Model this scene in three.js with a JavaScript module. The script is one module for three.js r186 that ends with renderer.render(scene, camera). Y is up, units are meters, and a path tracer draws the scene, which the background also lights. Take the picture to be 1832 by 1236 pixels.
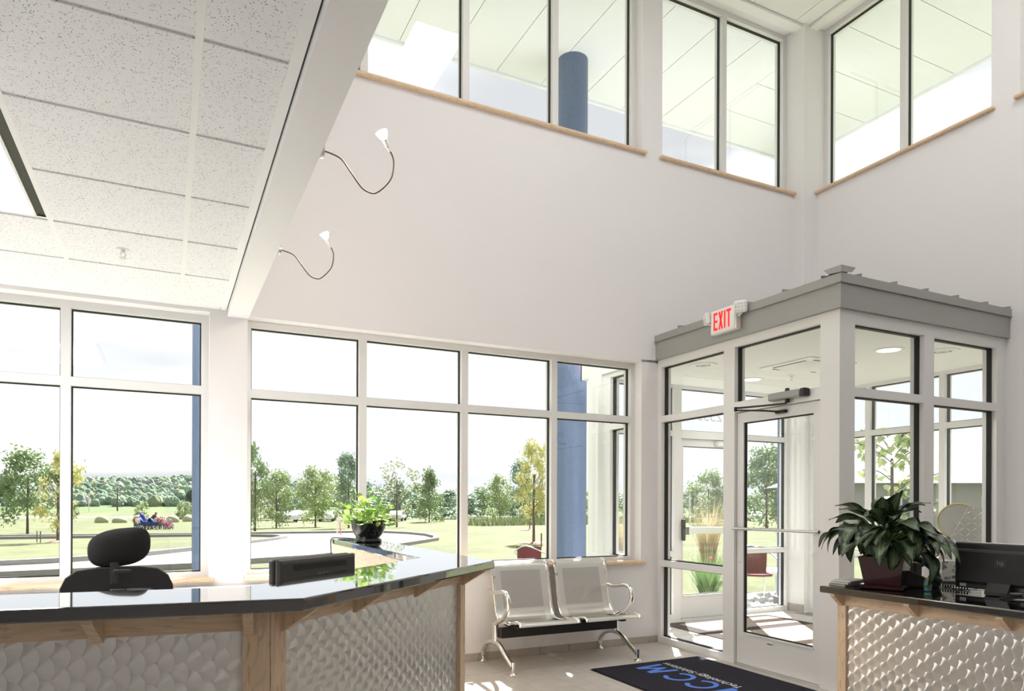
import * as THREE from 'three';
import { mergeGeometries, toCreasedNormals } from 'three/addons/utils/BufferGeometryUtils.js';
import { RoundedBoxGeometry } from 'three/addons/geometries/RoundedBoxGeometry.js';
import { RectAreaLightUniformsLib } from 'three/addons/lights/RectAreaLightUniformsLib.js';
import { MarchingCubes } from 'three/addons/objects/MarchingCubes.js';
import { FontLoader } from 'three/addons/loaders/FontLoader.js';
import { TextGeometry } from 'three/addons/geometries/TextGeometry.js';

// ---------------------------------------------------------------- camera, sky, sun, exposure
const scene = new THREE.Scene();
const EYE = 1.34, FOCAL = 1250.6;
const camera = new THREE.PerspectiveCamera(2 * Math.atan(618 / FOCAL) * 180 / Math.PI, 1832 / 1236, 0.05, 3000);
camera.position.set(0, EYE, 0);
camera.rotation.order = 'YXZ';
camera.rotation.set(0, -26.26 * Math.PI / 180, 0.212 * Math.PI / 180);
camera.setViewOffset(1832, 1236, 0, -283.8, 1832, 1236);

const renderer = new THREE.WebGLRenderer({ antialias: true });
renderer.toneMapping = THREE.LinearToneMapping;
renderer.toneMappingExposure = 1.24;
renderer.shadowMap.enabled = true;
RectAreaLightUniformsLib.init();

const SKY_LEVEL = 1.03, SUN_LEVEL = 19, TROFFER_HIGH = 9, TROFFER_LOW = 18;
const sunAz = 35.5 * Math.PI / 180, sunEl = 46.4 * Math.PI / 180;          // towards +x, -z
const sunDir = new THREE.Vector3(Math.sin(sunAz) * Math.cos(sunEl), Math.sin(sunEl), -Math.cos(sunAz) * Math.cos(sunEl));
const sun = new THREE.DirectionalLight(new THREE.Color(1.0, 0.98, 0.95), SUN_LEVEL);
sun.name = 'sun';
sun.position.copy(sunDir).multiplyScalar(60).add(new THREE.Vector3(2, 0, -8));
sun.target.position.set(2, 0, -8);
sun.castShadow = true;
Object.assign(sun.shadow.camera, { left: -60, right: 60, top: 60, bottom: -60, near: 1, far: 200 });
sun.shadow.mapSize.set(4096, 4096);
scene.add(sun, sun.target);

// ---------------------------------------------------------------- noise
function rng(seed) { let s = seed | 0; return () => { s = (s + 0x6d2b79f5) | 0; let t = Math.imul(s ^ (s >>> 15), 1 | s); t = (t + Math.imul(t ^ (t >>> 7), 61 | t)) ^ t; return ((t ^ (t >>> 14)) >>> 0) / 4294967296; }; }
const h2 = (x, y, k = 0) => { let n = Math.imul(x, 374761393) + Math.imul(y, 668265263) + Math.imul(k, 1274126177); n = Math.imul(n ^ (n >>> 13), 1274126177); return ((n ^ (n >>> 16)) >>> 0) / 4294967296; };
function vnoise(x, y, px, py, k = 0) {                     // value noise that repeats after px, py cells
  const xi = Math.floor(x), yi = Math.floor(y), fx = x - xi, fy = y - yi, s = fx * fx * (3 - 2 * fx), t = fy * fy * (3 - 2 * fy);
  const m = (a, b) => ((a % b) + b) % b, x0 = m(xi, px), x1 = m(xi + 1, px), y0 = m(yi, py), y1 = m(yi + 1, py);
  return (h2(x0, y0, k) * (1 - s) + h2(x1, y0, k) * s) * (1 - t) + (h2(x0, y1, k) * (1 - s) + h2(x1, y1, k) * s) * t;
}
function fbm(u, v, cx, cy, oct, k = 0) { let s = 0, a = 0.5, n = 0; for (let i = 0; i < oct; i++) { s += a * vnoise(u * cx, v * cy, cx, cy, k + i); n += a; a *= 0.5; cx *= 2; cy *= 2; } return s / n; }

{ // a bright, broken layer of white cloud with pale blue between, the same all round
  const W = 1024, H = 512, d = new Float32Array(W * H * 4);
  for (let y = 0; y < H; y++) for (let x = 0; x < W; x++) {
    const u = x / W, el = ((y + 0.5) / H - 0.5) * Math.PI, i = (y * W + x) * 4, e = Math.max(0, el), v = Math.pow(e / 1.571, 0.6);
    const n = fbm(u, v, 14, 9, 6, 3), m = fbm(u, v, 5, 4, 4, 11);
    const c = THREE.MathUtils.smoothstep(n * 0.62 + m * 0.38, 0.38, 0.56), g = THREE.MathUtils.smoothstep(fbm(u, v, 18, 30, 5, 29) * 0.8 + m * 0.2, 0.43, 0.6);
    const blue = [0.90, 0.935, 0.99], white = [1.02, 1.02, 1.02], grey = [0.63, 0.645, 0.68];
    for (let k = 0; k < 3; k++) { const w = white[k] + (grey[k] - white[k]) * g * 0.95; d[i + k] = (blue[k] + (w - blue[k]) * c); }
    d[i + 3] = 1;
  }
  const t = new THREE.DataTexture(d, W, H, THREE.RGBAFormat, THREE.FloatType);
  t.mapping = THREE.EquirectangularReflectionMapping; t.magFilter = THREE.LinearFilter; t.minFilter = THREE.LinearFilter; t.wrapS = THREE.RepeatWrapping; t.needsUpdate = true;
  scene.background = t; scene.environment = t; scene.backgroundIntensity = SKY_LEVEL; scene.environmentIntensity = SKY_LEVEL;
}

// ---------------------------------------------------------------- helpers: geometry
const V2 = (x, y) => new THREE.Vector2(x, y), V3 = (x, y, z) => new THREE.Vector3(x, y, z);
function clean(g) { const o = new THREE.BufferGeometry(), s = g.index ? g.toNonIndexed() : g; for (const n of ['position', 'normal', 'uv']) { if (s.attributes[n]) o.setAttribute(n, s.attributes[n]); } if (!o.attributes.normal) o.computeVertexNormals(); if (!o.attributes.uv) o.setAttribute('uv', new THREE.BufferAttribute(new Float32Array(o.attributes.position.count * 2), 2)); return o; }
const merge = (list) => { const l = [].concat(list); return l.length === 1 ? l[0] : mergeGeometries(l.map(clean)); };
function metreUV(g) {                                        // uv in metres, by the way each face points
  const p = g.attributes.position, n = g.attributes.normal, uv = new Float32Array(p.count * 2);
  for (let i = 0; i < p.count; i++) {
    const ax = Math.abs(n.getX(i)), ay = Math.abs(n.getY(i)), az = Math.abs(n.getZ(i)), x = p.getX(i), y = p.getY(i), z = p.getZ(i);
    const [u, v] = ay >= ax && ay >= az ? [x, z] : ax >= az ? [z, y] : [x, y];
    uv[2 * i] = u; uv[2 * i + 1] = v;
  }
  g.setAttribute('uv', new THREE.BufferAttribute(uv, 2)); return g;
}
function bx(x0, x1, y0, y1, z0, z1) { const g = new THREE.BoxGeometry(Math.abs(x1 - x0), Math.abs(y1 - y0), Math.abs(z1 - z0)); g.translate((x0 + x1) / 2, (y0 + y1) / 2, (z0 + z1) / 2); return metreUV(g); }
function rbx(x0, x1, y0, y1, z0, z1, r = 0.005, s = 2) { const g = new RoundedBoxGeometry(Math.abs(x1 - x0), Math.abs(y1 - y0), Math.abs(z1 - z0), s, r); g.translate((x0 + x1) / 2, (y0 + y1) / 2, (z0 + z1) / 2); return metreUV(g); }
function cyl(r0, r1, h, x, y, z, seg = 24, open = false) { return new THREE.CylinderGeometry(r1, r0, h, seg, 1, open).translate(x, y + h / 2, z); }   // r0 below, r1 above
function lathe(pts, seg = 32) { return new THREE.LatheGeometry(pts.map((p) => V2(p[0], p[1])), seg); }
function tube(pts, r, n = 24, seg = 10, closed = false, tension = 0.5) { return new THREE.TubeGeometry(new THREE.CatmullRomCurve3(pts.map((p) => V3(...p)), closed, 'catmullrom', tension), n, r, seg, closed); }
function prism(poly, y0, y1, bevel = 0) {                    // poly [[x, z] ...] in plan
  const s = new THREE.Shape(poly.map(([x, z]) => V2(x, -z)));
  const g = new THREE.ExtrudeGeometry(s, { depth: y1 - y0 - 2 * bevel, bevelEnabled: bevel > 0, bevelSize: bevel, bevelThickness: bevel, bevelOffset: -bevel, bevelSegments: 2, curveSegments: 8 });
  g.rotateX(-Math.PI / 2); g.translate(0, y0 + bevel, 0); return metreUV(g);
}
function slabXY(poly, d, bevel = 0) { // profile [[x, y] ...] pulled along z from 0 to d
  const g = new THREE.ExtrudeGeometry(new THREE.Shape(poly.map(([x, y]) => V2(x, y))), { depth: d - 2 * bevel, bevelEnabled: bevel > 0, bevelSize: bevel, bevelThickness: bevel, bevelOffset: -bevel, bevelSegments: 2, curveSegments: 10 });
  g.translate(0, 0, bevel); return metreUV(g);
}
const moved = (g, x = 0, y = 0, z = 0, ry = 0, rx = 0, rz = 0) => { if (rz) g.rotateZ(rz); if (rx) g.rotateX(rx); if (ry) g.rotateY(ry); g.translate(x, y, z); return g; };

// ---------------------------------------------------------------- helpers: objects
const taken = {};
function numbered(n) { const k = taken[n] = (taken[n] ?? -1) + 1; return k ? n + '_' + String(k).padStart(3, '0') : n; }
function shadows(o) { o.castShadow = true; o.receiveShadow = true; return o; }
function part(name, geos, material, parent, label) { const m = shadows(new THREE.Mesh(merge(geos), material)); m.name = name; if (label) m.userData.label = label; parent.add(m); return m; }
function thing(name, label, category, [x, y, z] = [0, 0, 0], turn = 0, group) { const o = new THREE.Group(); o.name = numbered(name); o.position.set(x, y, z); o.rotation.y = turn; o.userData = { label, category }; if (group) o.userData.group = group; scene.add(o); return o; }
function single(name, geos, material, label, category, [x, y, z] = [0, 0, 0], turn = 0, group) { const m = shadows(new THREE.Mesh(merge(geos), material)); m.name = numbered(name); m.position.set(x, y, z); m.rotation.y = turn; m.userData = { label, category }; if (group) m.userData.group = group; scene.add(m); return m; }
function structGroup(name, label, category = 'building') { const o = new THREE.Group(); o.name = name; o.userData = { label, category, kind: 'structure' }; scene.add(o); return o; }
function struct(name, geos, material, label, category) { const m = shadows(new THREE.Mesh(merge(geos), material)); m.name = name; m.userData = { label, category, kind: 'structure' }; scene.add(m); return m; }
function dup(root, [x, y, z], turn, label, group) { const r = root.clone(); r.name = numbered(root.name.replace(/_\d{3}$/, '')); r.position.set(x, y, z); r.rotation.y = turn; r.userData = { ...root.userData }; if (label) r.userData.label = label; if (group) r.userData.group = group; scene.add(r); return r; }
// ---------------------------------------------------------------- textures and materials
function tex(w, h, f, { srgb = true, rx = 1, ry = 1, rot = 0 } = {}) {
  const d = new Uint8Array(w * h * 4);
  for (let y = 0; y < h; y++) for (let x = 0; x < w; x++) { const c = f(x / w, y / h, x, y), i = (y * w + x) * 4; d[i] = c[0] * 255; d[i + 1] = c[1] * 255; d[i + 2] = c[2] * 255; d[i + 3] = 255; }
  const t = new THREE.DataTexture(d, w, h); t.wrapS = t.wrapT = THREE.RepeatWrapping; t.magFilter = THREE.LinearFilter; t.minFilter = THREE.LinearMipmapLinearFilter; t.generateMipmaps = true;
  if (srgb) t.colorSpace = THREE.SRGBColorSpace; t.repeat.set(rx, ry); t.rotation = rot; t.needsUpdate = true; return t;
}
const cl = (x) => Math.min(1, Math.max(0, x));
const grey = (v) => [cl(v), cl(v), cl(v)];
const std = (o) => new THREE.MeshStandardMaterial(o);
const phys = (o) => new THREE.MeshPhysicalMaterial(o);
const M = {};
const C = (r, g, b) => new THREE.Color().setRGB(r, g, b);     // linear

const peel = tex(256, 256, (u, v) => grey(fbm(u, v, 40, 40, 3, 5)), { srgb: false, rx: 2.5, ry: 2.5 });
M.wall = std({ color: C(0.845, 0.825, 0.83), roughness: 0.75, bumpMap: peel, bumpScale: 0.0006 });
M.bulkhead = std({ color: C(0.88, 0.872, 0.882), roughness: 0.7, bumpMap: peel, bumpScale: 0.0006 });
const holes = (() => { // pinholes and short fissures of a mineral-fibre ceiling tile, 0.61 m square
  const n = 1024, a = new Float32Array(n * n).fill(1), r = rng(77);
  for (let k = 0; k < 5600; k++) {
    const x = r() * n, y = r() * n, big = r() < 0.24, rad = big ? 1.3 + r() * 1.2 : 0.7 + r() * 0.6, st = 1 + (big ? r() * 1.2 : 0), an = r() * Math.PI, dark = big ? 0.5 : 0.72;
    for (let j = -7; j <= 7; j++) for (let i = -7; i <= 7; i++) {
      const p = (i * Math.cos(an) + j * Math.sin(an)) / st, q = -i * Math.sin(an) + j * Math.cos(an), dd = Math.hypot(p, q) / rad;
      if (dd < 1.3) { const xx = (Math.round(x + i) + n) % n, yy = (Math.round(y + j) + n) % n, f = 1 - (1 - dark) * cl((1.3 - dd) / 0.5); if (f < a[yy * n + xx]) a[yy * n + xx] = f; }
    }
  }
  return a;
})();
const tileMap = tex(1024, 1024, (u, v, x, y) => { const f = holes[y * 1024 + x], b = 0.955 + 0.02 * (fbm(u, v, 24, 24, 3, 9) - 0.5); return [b * f * 0.99, b * f * 0.993, b * f]; }, { rx: 1 / 0.61, ry: 1 / 0.61 });
M.ceilTile = std({ map: tileMap, roughness: 0.95 });
M.ceilPlain = std({ color: C(0.88, 0.875, 0.865), roughness: 0.95 });
M.tee = std({ color: C(0.89, 0.885, 0.88), roughness: 0.55 });
M.alum = std({ color: C(0.78, 0.775, 0.765), roughness: 0.42 });
M.alumDoor = std({ color: C(0.75, 0.75, 0.745), roughness: 0.38 });
M.gasket = std({ color: C(0.008, 0.008, 0.009), roughness: 0.6 });
M.blueFrame = std({ color: C(0.035, 0.055, 0.14), roughness: 0.4 });
M.blueColumn = std({ map: tex(256, 256, (u, v) => { const n = 0.9 + 0.2 * fbm(u, v, 90, 90, 2, 3); return [0.35 * n, 0.42 * n, 0.545 * n]; }, { rx: 3, ry: 3 }), roughness: 0.5 });
M.fasciaGrey = std({ color: C(0.36, 0.36, 0.345), roughness: 0.45, metalness: 0.25 });
M.roofMetal = std({ color: C(0.33, 0.33, 0.315), roughness: 0.4, metalness: 0.35 });
M.whitePaint = std({ color: C(0.8, 0.8, 0.785), roughness: 0.6 });
M.soffit = std({ color: C(0.83, 0.845, 0.88), roughness: 0.7 });
M.glass = phys({ color: C(0.94, 0.955, 0.945), transmission: 1, thickness: 0, roughness: 0, ior: 1.7 });
M.glassOut = phys({ color: C(0.95, 0.96, 0.955), transmission: 1, thickness: 0, roughness: 0, ior: 1.5 });

function woodTex(seed, rot, base = [0.89, 0.785, 0.665]) {
  return tex(512, 512, (u, v) => {
    const w = fbm(u, v, 2, 5, 3, seed) * 7 + v * 22, ring = 0.5 + 0.5 * Math.sin(w * 6.283), fine = fbm(u, v, 6, 160, 3, seed + 7), fl = fbm(u, v, 18, 60, 2, seed + 13);
    const k = 1 - 0.055 * Math.pow(ring, 5) - 0.09 * (fine - 0.5) - (fl > 0.74 ? 0.10 : 0);
    return [cl(base[0] * k), cl(base[1] * k * (0.99 + 0.01 * ring)), cl(base[2] * k * (0.975 + 0.025 * ring))];
  }, { rx: 1.1, ry: 1.6, rot });
}
M.maple = std({ map: woodTex(21, 0), roughness: 0.42 });
M.mapleUp = std({ map: woodTex(45, Math.PI / 2), roughness: 0.42 });
M.maplePale = std({ map: woodTex(63, 0, [0.93, 0.84, 0.73]), roughness: 0.45 });
const graniteMap = tex(512, 512, (u, v) => { const n = fbm(u, v, 110, 110, 3, 2), s = h2(Math.floor(u * 300), Math.floor(v * 300), 9); const k = 0.075 + 0.05 * (n - 0.4) + (s > 0.985 ? 0.16 : s > 0.95 ? 0.06 : 0); return [cl(k * 1.0), cl(k * 0.97), cl(k * 1.02)]; }, { rx: 2.4, ry: 2.4 });
M.granite = phys({ map: graniteMap, roughness: 0.06, ior: 1.8, clearcoat: 1, clearcoatRoughness: 0.02 });
M.swirl = phys({ color: C(0.74, 0.73, 0.715), metalness: 1, roughness: 0.36, anisotropy: 1, anisotropyRotation: Math.PI / 2 });
M.swirlBack = std({ color: C(0.6, 0.59, 0.57), metalness: 1, roughness: 0.35 });
M.chrome = std({ color: C(0.83, 0.81, 0.78), metalness: 1, roughness: 0.1 });
M.satin = std({ color: C(0.72, 0.71, 0.69), metalness: 1, roughness: 0.32 });
M.steel = std({ color: C(0.78, 0.765, 0.735), metalness: 1, roughness: 0.28 });
const perf = tex(256, 256, (u, v) => { let k = 1; const n = 16; for (const o of [0, 0.5]) { const a = ((u * n + o) % 1) - 0.5, b = ((v * n * 0.577 * 1.0 + o) % 1) - 0.5; if (Math.hypot(a, b * 1.733) < 0.27) k = 0.6; } return [k * 0.88, k * 0.865, k * 0.84]; }, { rx: 9, ry: 9 });
M.perf = std({ map: perf, metalness: 1, roughness: 0.3 });
M.black = std({ color: C(0.012, 0.011, 0.012), roughness: 0.5 });
M.blackGloss = std({ color: C(0.010, 0.010, 0.012), roughness: 0.18 });
M.blackSoft = std({ map: tex(128, 128, (u, v) => grey(0.055 + 0.05 * h2(Math.floor(u * 128), Math.floor(v * 128), 4))), roughness: 0.9 });
M.darkPlastic = std({ color: C(0.025, 0.024, 0.025), roughness: 0.45 });
M.greyPlastic = std({ color: C(0.055, 0.052, 0.05), roughness: 0.5 });
M.logoGrey = std({ color: C(0.17, 0.17, 0.17), roughness: 0.4 });
M.white = std({ color: C(0.83, 0.83, 0.82), roughness: 0.5 });
M.deskWhite = std({ color: C(0.85, 0.85, 0.85), roughness: 0.35 });
M.paper = std({ color: C(0.86, 0.86, 0.84), roughness: 0.8, side: THREE.DoubleSide });
const tileC = [0, 1, 2, 3].map((s) => tex(256, 256, (u, v) => { const n = fbm(u, v, 4, 4, 5, 100 + s * 17), m = fbm(u, v, 30, 30, 2, 130 + s), k = 0.775 + 0.075 * (n - 0.5) + 0.03 * (m - 0.5) + (s - 1.5) * 0.006; return [k, k * 0.968, k * 0.93]; }, { rx: 3.28, ry: 3.28 }));
M.tiles = tileC.map((t) => std({ map: t, roughness: 0.3 }));
M.baseTiles = tileC.map((t) => std({ map: t, color: C(0.80, 0.77, 0.74), roughness: 0.5 }));
M.grout = std({ color: C(0.42, 0.39, 0.36), roughness: 0.9 });
const pile = tex(256, 256, (u, v, x, y) => grey(0.35 + 0.65 * h2(x, y, 8)), { srgb: false, rx: 6, ry: 6 });
M.matNavy = std({ map: tex(256, 256, (u, v, x, y) => { const k = 0.75 + 0.5 * h2(x, y, 6) * fbm(u, v, 20, 20, 3, 3) * 2; return [0.085 * k, 0.080 * k, 0.145 * k]; }, { rx: 3, ry: 3 }), roughness: 1, bumpMap: pile, bumpScale: 0.004 });
M.matBlue = std({ map: tex(128, 128, (u, v, x, y) => { const k = 0.85 + 0.3 * h2(x, y, 16); return [0.34 * k, 0.50 * k, 0.86 * k]; }, { rx: 6, ry: 6 }), roughness: 1 });
M.matWhite = std({ color: C(0.75, 0.75, 0.76), roughness: 1 });
M.matBrown = std({ map: tex(256, 256, (u, v, x, y) => { const k = 0.7 + 0.6 * h2(x, y, 26); return [0.24 * k, 0.20 * k, 0.20 * k]; }, { rx: 4, ry: 4 }), roughness: 1 });
M.matBeige = std({ map: tex(256, 256, (u, v, x, y) => { const k = 0.72 + 0.42 * h2(x, y, 36); return [0.74 * k, 0.67 * k, 0.61 * k]; }, { rx: 4, ry: 4 }), roughness: 1, bumpMap: pile, bumpScale: 0.004 });
M.red = std({ color: C(0.75, 0.02, 0.02), roughness: 0.4 });
M.exitRed = std({ color: C(0.8, 0.01, 0.01), roughness: 0.5, emissive: C(1, 0.015, 0.015), emissiveIntensity: 0.75 });
M.glow = std({ color: C(1, 1, 1), roughness: 0.6, emissive: C(1, 0.985, 0.96), emissiveIntensity: 1.3 });
M.glowSoft = std({ color: C(0.9, 0.9, 0.9), roughness: 0.5, emissive: C(1, 0.985, 0.96), emissiveIntensity: 0.55 });
M.bulb = std({ color: C(1, 0.95, 0.88), roughness: 0.3, emissive: C(1, 0.86, 0.74), emissiveIntensity: 6 });
M.maroon = phys({ color: C(0.045, 0.008, 0.012), roughness: 0.22, clearcoat: 0.8, clearcoatRoughness: 0.08 });
M.soil = std({ color: C(0.05, 0.035, 0.025), roughness: 1 });
const agl = (seed) => tex(256, 512, (u, v) => { // dark green blade with a ragged paler middle
  const a = Math.abs(u - 0.5) * 2, jag = fbm(u, v, 10, 26, 3, seed), m = THREE.MathUtils.smoothstep(0.62 - a + (jag - 0.5) * 0.75, 0.0, 0.12), vein = a < 0.035 ? 0.5 : 0, k = 0.85 + 0.3 * fbm(u, v, 8, 40, 3, seed + 3);
  const d = [0.105, 0.18, 0.09], p = [0.56, 0.64, 0.50]; return [0, 1, 2].map((i) => cl((d[i] + (p[i] - d[i]) * (m * 0.55 + vein)) * k));
});
M.agl = [1, 2, 3].map((s) => phys({ map: agl(s * 31), roughness: 0.32, transmission: 0.12, thickness: 0, side: THREE.DoubleSide }));
M.leafYellow = phys({ color: C(0.75, 0.6, 0.38), roughness: 0.7, transmission: 0.3, thickness: 0, side: THREE.DoubleSide });
M.stem = std({ color: C(0.16, 0.24, 0.08), roughness: 0.6 });
const leafMat = (r, g, b, tr = 0.35) => phys({ color: C(r, g, b), roughness: 0.62, transmission: tr, thickness: 0, side: THREE.DoubleSide });
M.smallLeaf = [leafMat(0.42, 0.62, 0.10, 0.45), leafMat(0.55, 0.72, 0.20, 0.45), leafMat(0.22, 0.44, 0.06, 0.4)];
M.bark = std({ map: tex(128, 256, (u, v) => { const k = 0.8 + 0.5 * fbm(u, v, 14, 6, 4, 3); return [0.36 * k, 0.31 * k, 0.27 * k]; }, { rx: 1, ry: 1 }), roughness: 1 });
M.foliage = { dark: leafMat(0.13, 0.205, 0.085), mid: leafMat(0.21, 0.30, 0.125), light: leafMat(0.32, 0.40, 0.175), yellow: leafMat(0.54, 0.53, 0.21), olive: leafMat(0.36, 0.38, 0.21), bluegreen: leafMat(0.20, 0.30, 0.19), everg: leafMat(0.045, 0.085, 0.05, 0.15), maple: leafMat(0.38, 0.46, 0.18, 0.45) };
const lawnMap = tex(1024, 1024, (u, v, x, y) => { const n = fbm(u, v, 6, 6, 5, 41), m = fbm(u, v, 120, 120, 3, 51), h = h2(x, y, 61), k = 0.365 + 0.16 * (n - 0.5) + 0.14 * (m - 0.5) + 0.08 * (h - 0.5); return [cl(k * 0.925 + 0.015 * n), cl(k * 1.0), cl(k * 0.62)]; }, { rx: 1 / 9, ry: 1 / 9 });
M.lawn = std({ map: lawnMap, roughness: 1 });
M.field = std({ map: lawnMap, color: C(0.8, 1.0, 0.72), roughness: 1 });
M.concrete = std({ map: tex(512, 512, (u, v) => { const k = 0.455 + 0.06 * (fbm(u, v, 7, 7, 5, 71) - 0.5) + 0.05 * (fbm(u, v, 90, 90, 2, 72) - 0.5); return [k, k * 0.975, k * 0.955]; }, { rx: 0.25, ry: 0.25 }), roughness: 0.95 });
M.curb = std({ color: C(0.24, 0.23, 0.22), roughness: 0.95 });
M.asphalt = std({ color: C(0.42, 0.415, 0.42), roughness: 0.95 });
M.gravelRoad = std({ color: C(0.33, 0.31, 0.29), roughness: 1 });
M.mulch = std({ color: C(0.32, 0.17, 0.13), roughness: 1 });
// ---------------------------------------------------------------- the shell
const CEIL_LOW = 2.755, CEIL_HIGH = 6.53;
{ // floor: a slab and the square tiles that the photograph shows, each with its joint
  const g = structGroup('floor', 'pale beige square floor tiles with thin grout joints', 'floor');
  part('slab', [bx(-3.75, 4.36, -0.2, -0.002, -5.5, 3.25), bx(4.36, 6.4, -0.2, -0.002, -3.46, 3.25), bx(4.3, 7.3, -0.2, -0.002, -6.5, -3.44)], M.grout, g);
  const P = 0.3052, tg = metreUV(new RoundedBoxGeometry(P - 0.004, 0.008, P - 0.004, 1, 0.0012));
  const r = rng(5), lay = (x0, x1, z0, z1) => {
    const i0 = Math.ceil((x0 - 2.1) / P - 1e-6), j0 = Math.ceil((z0 + 5.34) / P - 1e-6);
    for (let i = i0; 2.1 + (i + 1) * P <= x1 + 1e-6; i++) for (let j = j0; -5.34 + (j + 1) * P <= z1 + 1e-6; j++) {
      const m = part('floor_tile', tg, M.tiles[Math.floor(r() * 4)], g); m.position.set(2.1 + (i + 0.5) * P, -0.004, -5.34 + (j + 0.5) * P); m.rotation.y = Math.floor(r() * 4) * Math.PI / 2;
    }
  };
  lay(1.48, 4.3, -5.35, -2.55); lay(4.54, 7.3, -6.27, -3.45);
  // cut tiles along the walls and the plain rest of the floor
  for (let i = -2; i < 7; i++) part('floor_tile', bx(2.1 + i * P + 0.002, 2.1 + (i + 1) * P - 0.002, -0.008, 0, -5.5, -5.342), M.tiles[(i + 8) % 4], g);
  part('floor_field', [bx(-3.75, 1.486, -0.008, 0, -5.5, 3.25), bx(1.49, 6.33, -0.008, 0, -2.59, 3.25), bx(4.236, 4.54, -0.008, 0, -6.44, -2.592), bx(4.54, 7.2, -0.008, 0, -3.51, -3.44), bx(4.54, 7.2, -0.008, 0, -6.44, -6.258), bx(6.985, 7.2, -0.008, 0, -6.256, -3.512), bx(4.54, 6.33, -0.008, 0, -3.44, -2.592)], M.tiles[1], g);
}
{ // wall with the windows to the lawn
  const Z0 = -5.75, Z1 = -5.5, a = (x0, x1, y0, y1) => bx(x0, x1, y0, y1, Z0, Z1);
  struct('wall_back', [a(-3.75, 4.3, -0.2, 0.8), a(-3.75, -2.55, 0.8, 2.72), a(0.272, 0.53, 0.8, 2.72), a(4.104, 4.3, 0.8, 2.745), a(-3.75, 4.3, 2.72, 4.75), a(4.3, 6.58, 2.745, 4.75), a(-3.75, 0.533, 4.75, CEIL_HIGH), a(4.104, 4.34, 4.75, CEIL_HIGH), a(6.137, 6.58, 4.75, CEIL_HIGH), a(-3.75, 6.58, CEIL_HIGH, 6.8)], M.wall, 'pale painted wall with lawn windows and clerestory above', 'wall');
  const X0 = 6.33, X1 = 6.58, b = (z0, z1, y0, y1) => bx(X0, X1, y0, y1, z0, z1);
  struct('wall_right', [b(-5.5, -3.44, 2.745, 4.75), b(-3.44, 3.25, -0.2, 4.75), b(-5.5, -5.36, 4.75, CEIL_HIGH), b(-3.564, -3.34, 4.75, CEIL_HIGH), b(-1.55, -1.33, 4.75, CEIL_HIGH), b(0.46, 3.25, 4.75, CEIL_HIGH), b(-5.5, 3.25, CEIL_HIGH, 6.8), bx(6.137, 6.33, 2.745, CEIL_HIGH, -5.5, -5.36), bx(6.58, 7.3, -0.2, 2.75, -3.44, -3.3)], M.wall, 'pale painted wall above the glazed entrance vestibule', 'wall');
  struct('wall_left', bx(-3.75, -3.5, -0.2, 6.8, -5.5, 3.25), M.wall, 'pale painted side wall of the lobby', 'wall');
  struct('wall_front', bx(-3.5, 6.33, -0.2, 6.8, 3, 3.25), M.wall, 'pale painted wall behind the reception counters', 'wall');
  struct('trim_1', bx(0.39, 0.533, 2.702, CEIL_HIGH, -5.5, 3), M.bulkhead, 'white bulkhead along the edge of the dropped ceiling', 'bulkhead');
}
{ // tile base under the windows, one tile each
  const g = structGroup('baseboard_back', 'beige tile baseboard under the lawn windows', 'baseboard');
  for (let i = -14; i < 6; i++) { const x0 = 2.696 + (i - 0) * 0.3015; part('base_tile', rbx(x0 + 0.002, Math.min(4.3, x0 + 0.2995), 0.0, 0.066, -5.5, -5.488, 0.0015, 1), M.baseTiles[(i * 7 + 28) % 4], g); }
}
{ // dropped ceiling: square mineral tiles between white tees
  const g = structGroup('ceiling', 'white dropped ceiling of speckled square tiles in a tee grid', 'ceiling');
  part('ceiling_deck', bx(-3.5, 0.39, CEIL_LOW + 0.05, CEIL_LOW + 0.2, -5.5, 3), M.ceilPlain, g);
  const xs = [0.366, 0.083, -0.527, -1.137, -1.747, -2.357, -2.967, -3.476], zs = [-5.476, -4.76]; while (zs[zs.length - 1] < 2.3) zs.push(zs[zs.length - 1] + 0.61); zs.push(2.976);
  for (let i = 0; i < xs.length - 1; i++) for (let j = 0; j < zs.length - 1; j++) {
    const x1 = xs[i] - 0.0115, x0 = xs[i + 1] + 0.0115, z0 = zs[j] + 0.0125, z1 = zs[j + 1] - 0.0125;
    if (i === 2 && (j === 2 || j === 3)) continue;                         // the light fixture hangs here
    if (z1 - z0 < 0.05) continue;
    const t = part('ceiling_tile', rbx(x0, x1, CEIL_LOW - 0.007, CEIL_LOW + 0.012, z0, z1, 0.0015, 1), M.ceilTile, g);
    const uv = t.geometry.attributes.uv; for (let k = 0; k < uv.count; k++) uv.setXY(k, uv.getX(k) + i * 0.37, uv.getY(k) + j * 0.23);
  }
  for (const x of xs.slice(1, -1)) part('main_tee', [bx(x - 0.012, x + 0.012, CEIL_LOW - 0.0075, CEIL_LOW + 0.002, -5.5, 3), bx(x - 0.002, x + 0.002, CEIL_LOW, CEIL_LOW + 0.04, -5.5, 3)], M.tee, g);
  for (const z of zs.slice(1, -1)) for (let i = 0; i < xs.length - 1; i++) { if (i === 2 && Math.abs(z - zs[3]) < 0.01) continue; part('cross_tee', bx(xs[i + 1] + 0.012, xs[i] - 0.012, CEIL_LOW, CEIL_LOW + 0.002, z - 0.012, z + 0.012), M.tee, g); }
  part('shadow_gap', bx(0.381, 0.3899, CEIL_LOW, CEIL_LOW + 0.03, -5.5, 3), M.black, g, 'dark gap beside the bulkhead'); part('wall_angle', [bx(0.345, 0.383, CEIL_LOW - 0.009, CEIL_LOW + 0.004, -5.5, 3), bx(-3.5, 0.34, CEIL_LOW - 0.008, CEIL_LOW + 0.004, -5.5, -5.455)], M.tee, g);
}
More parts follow.
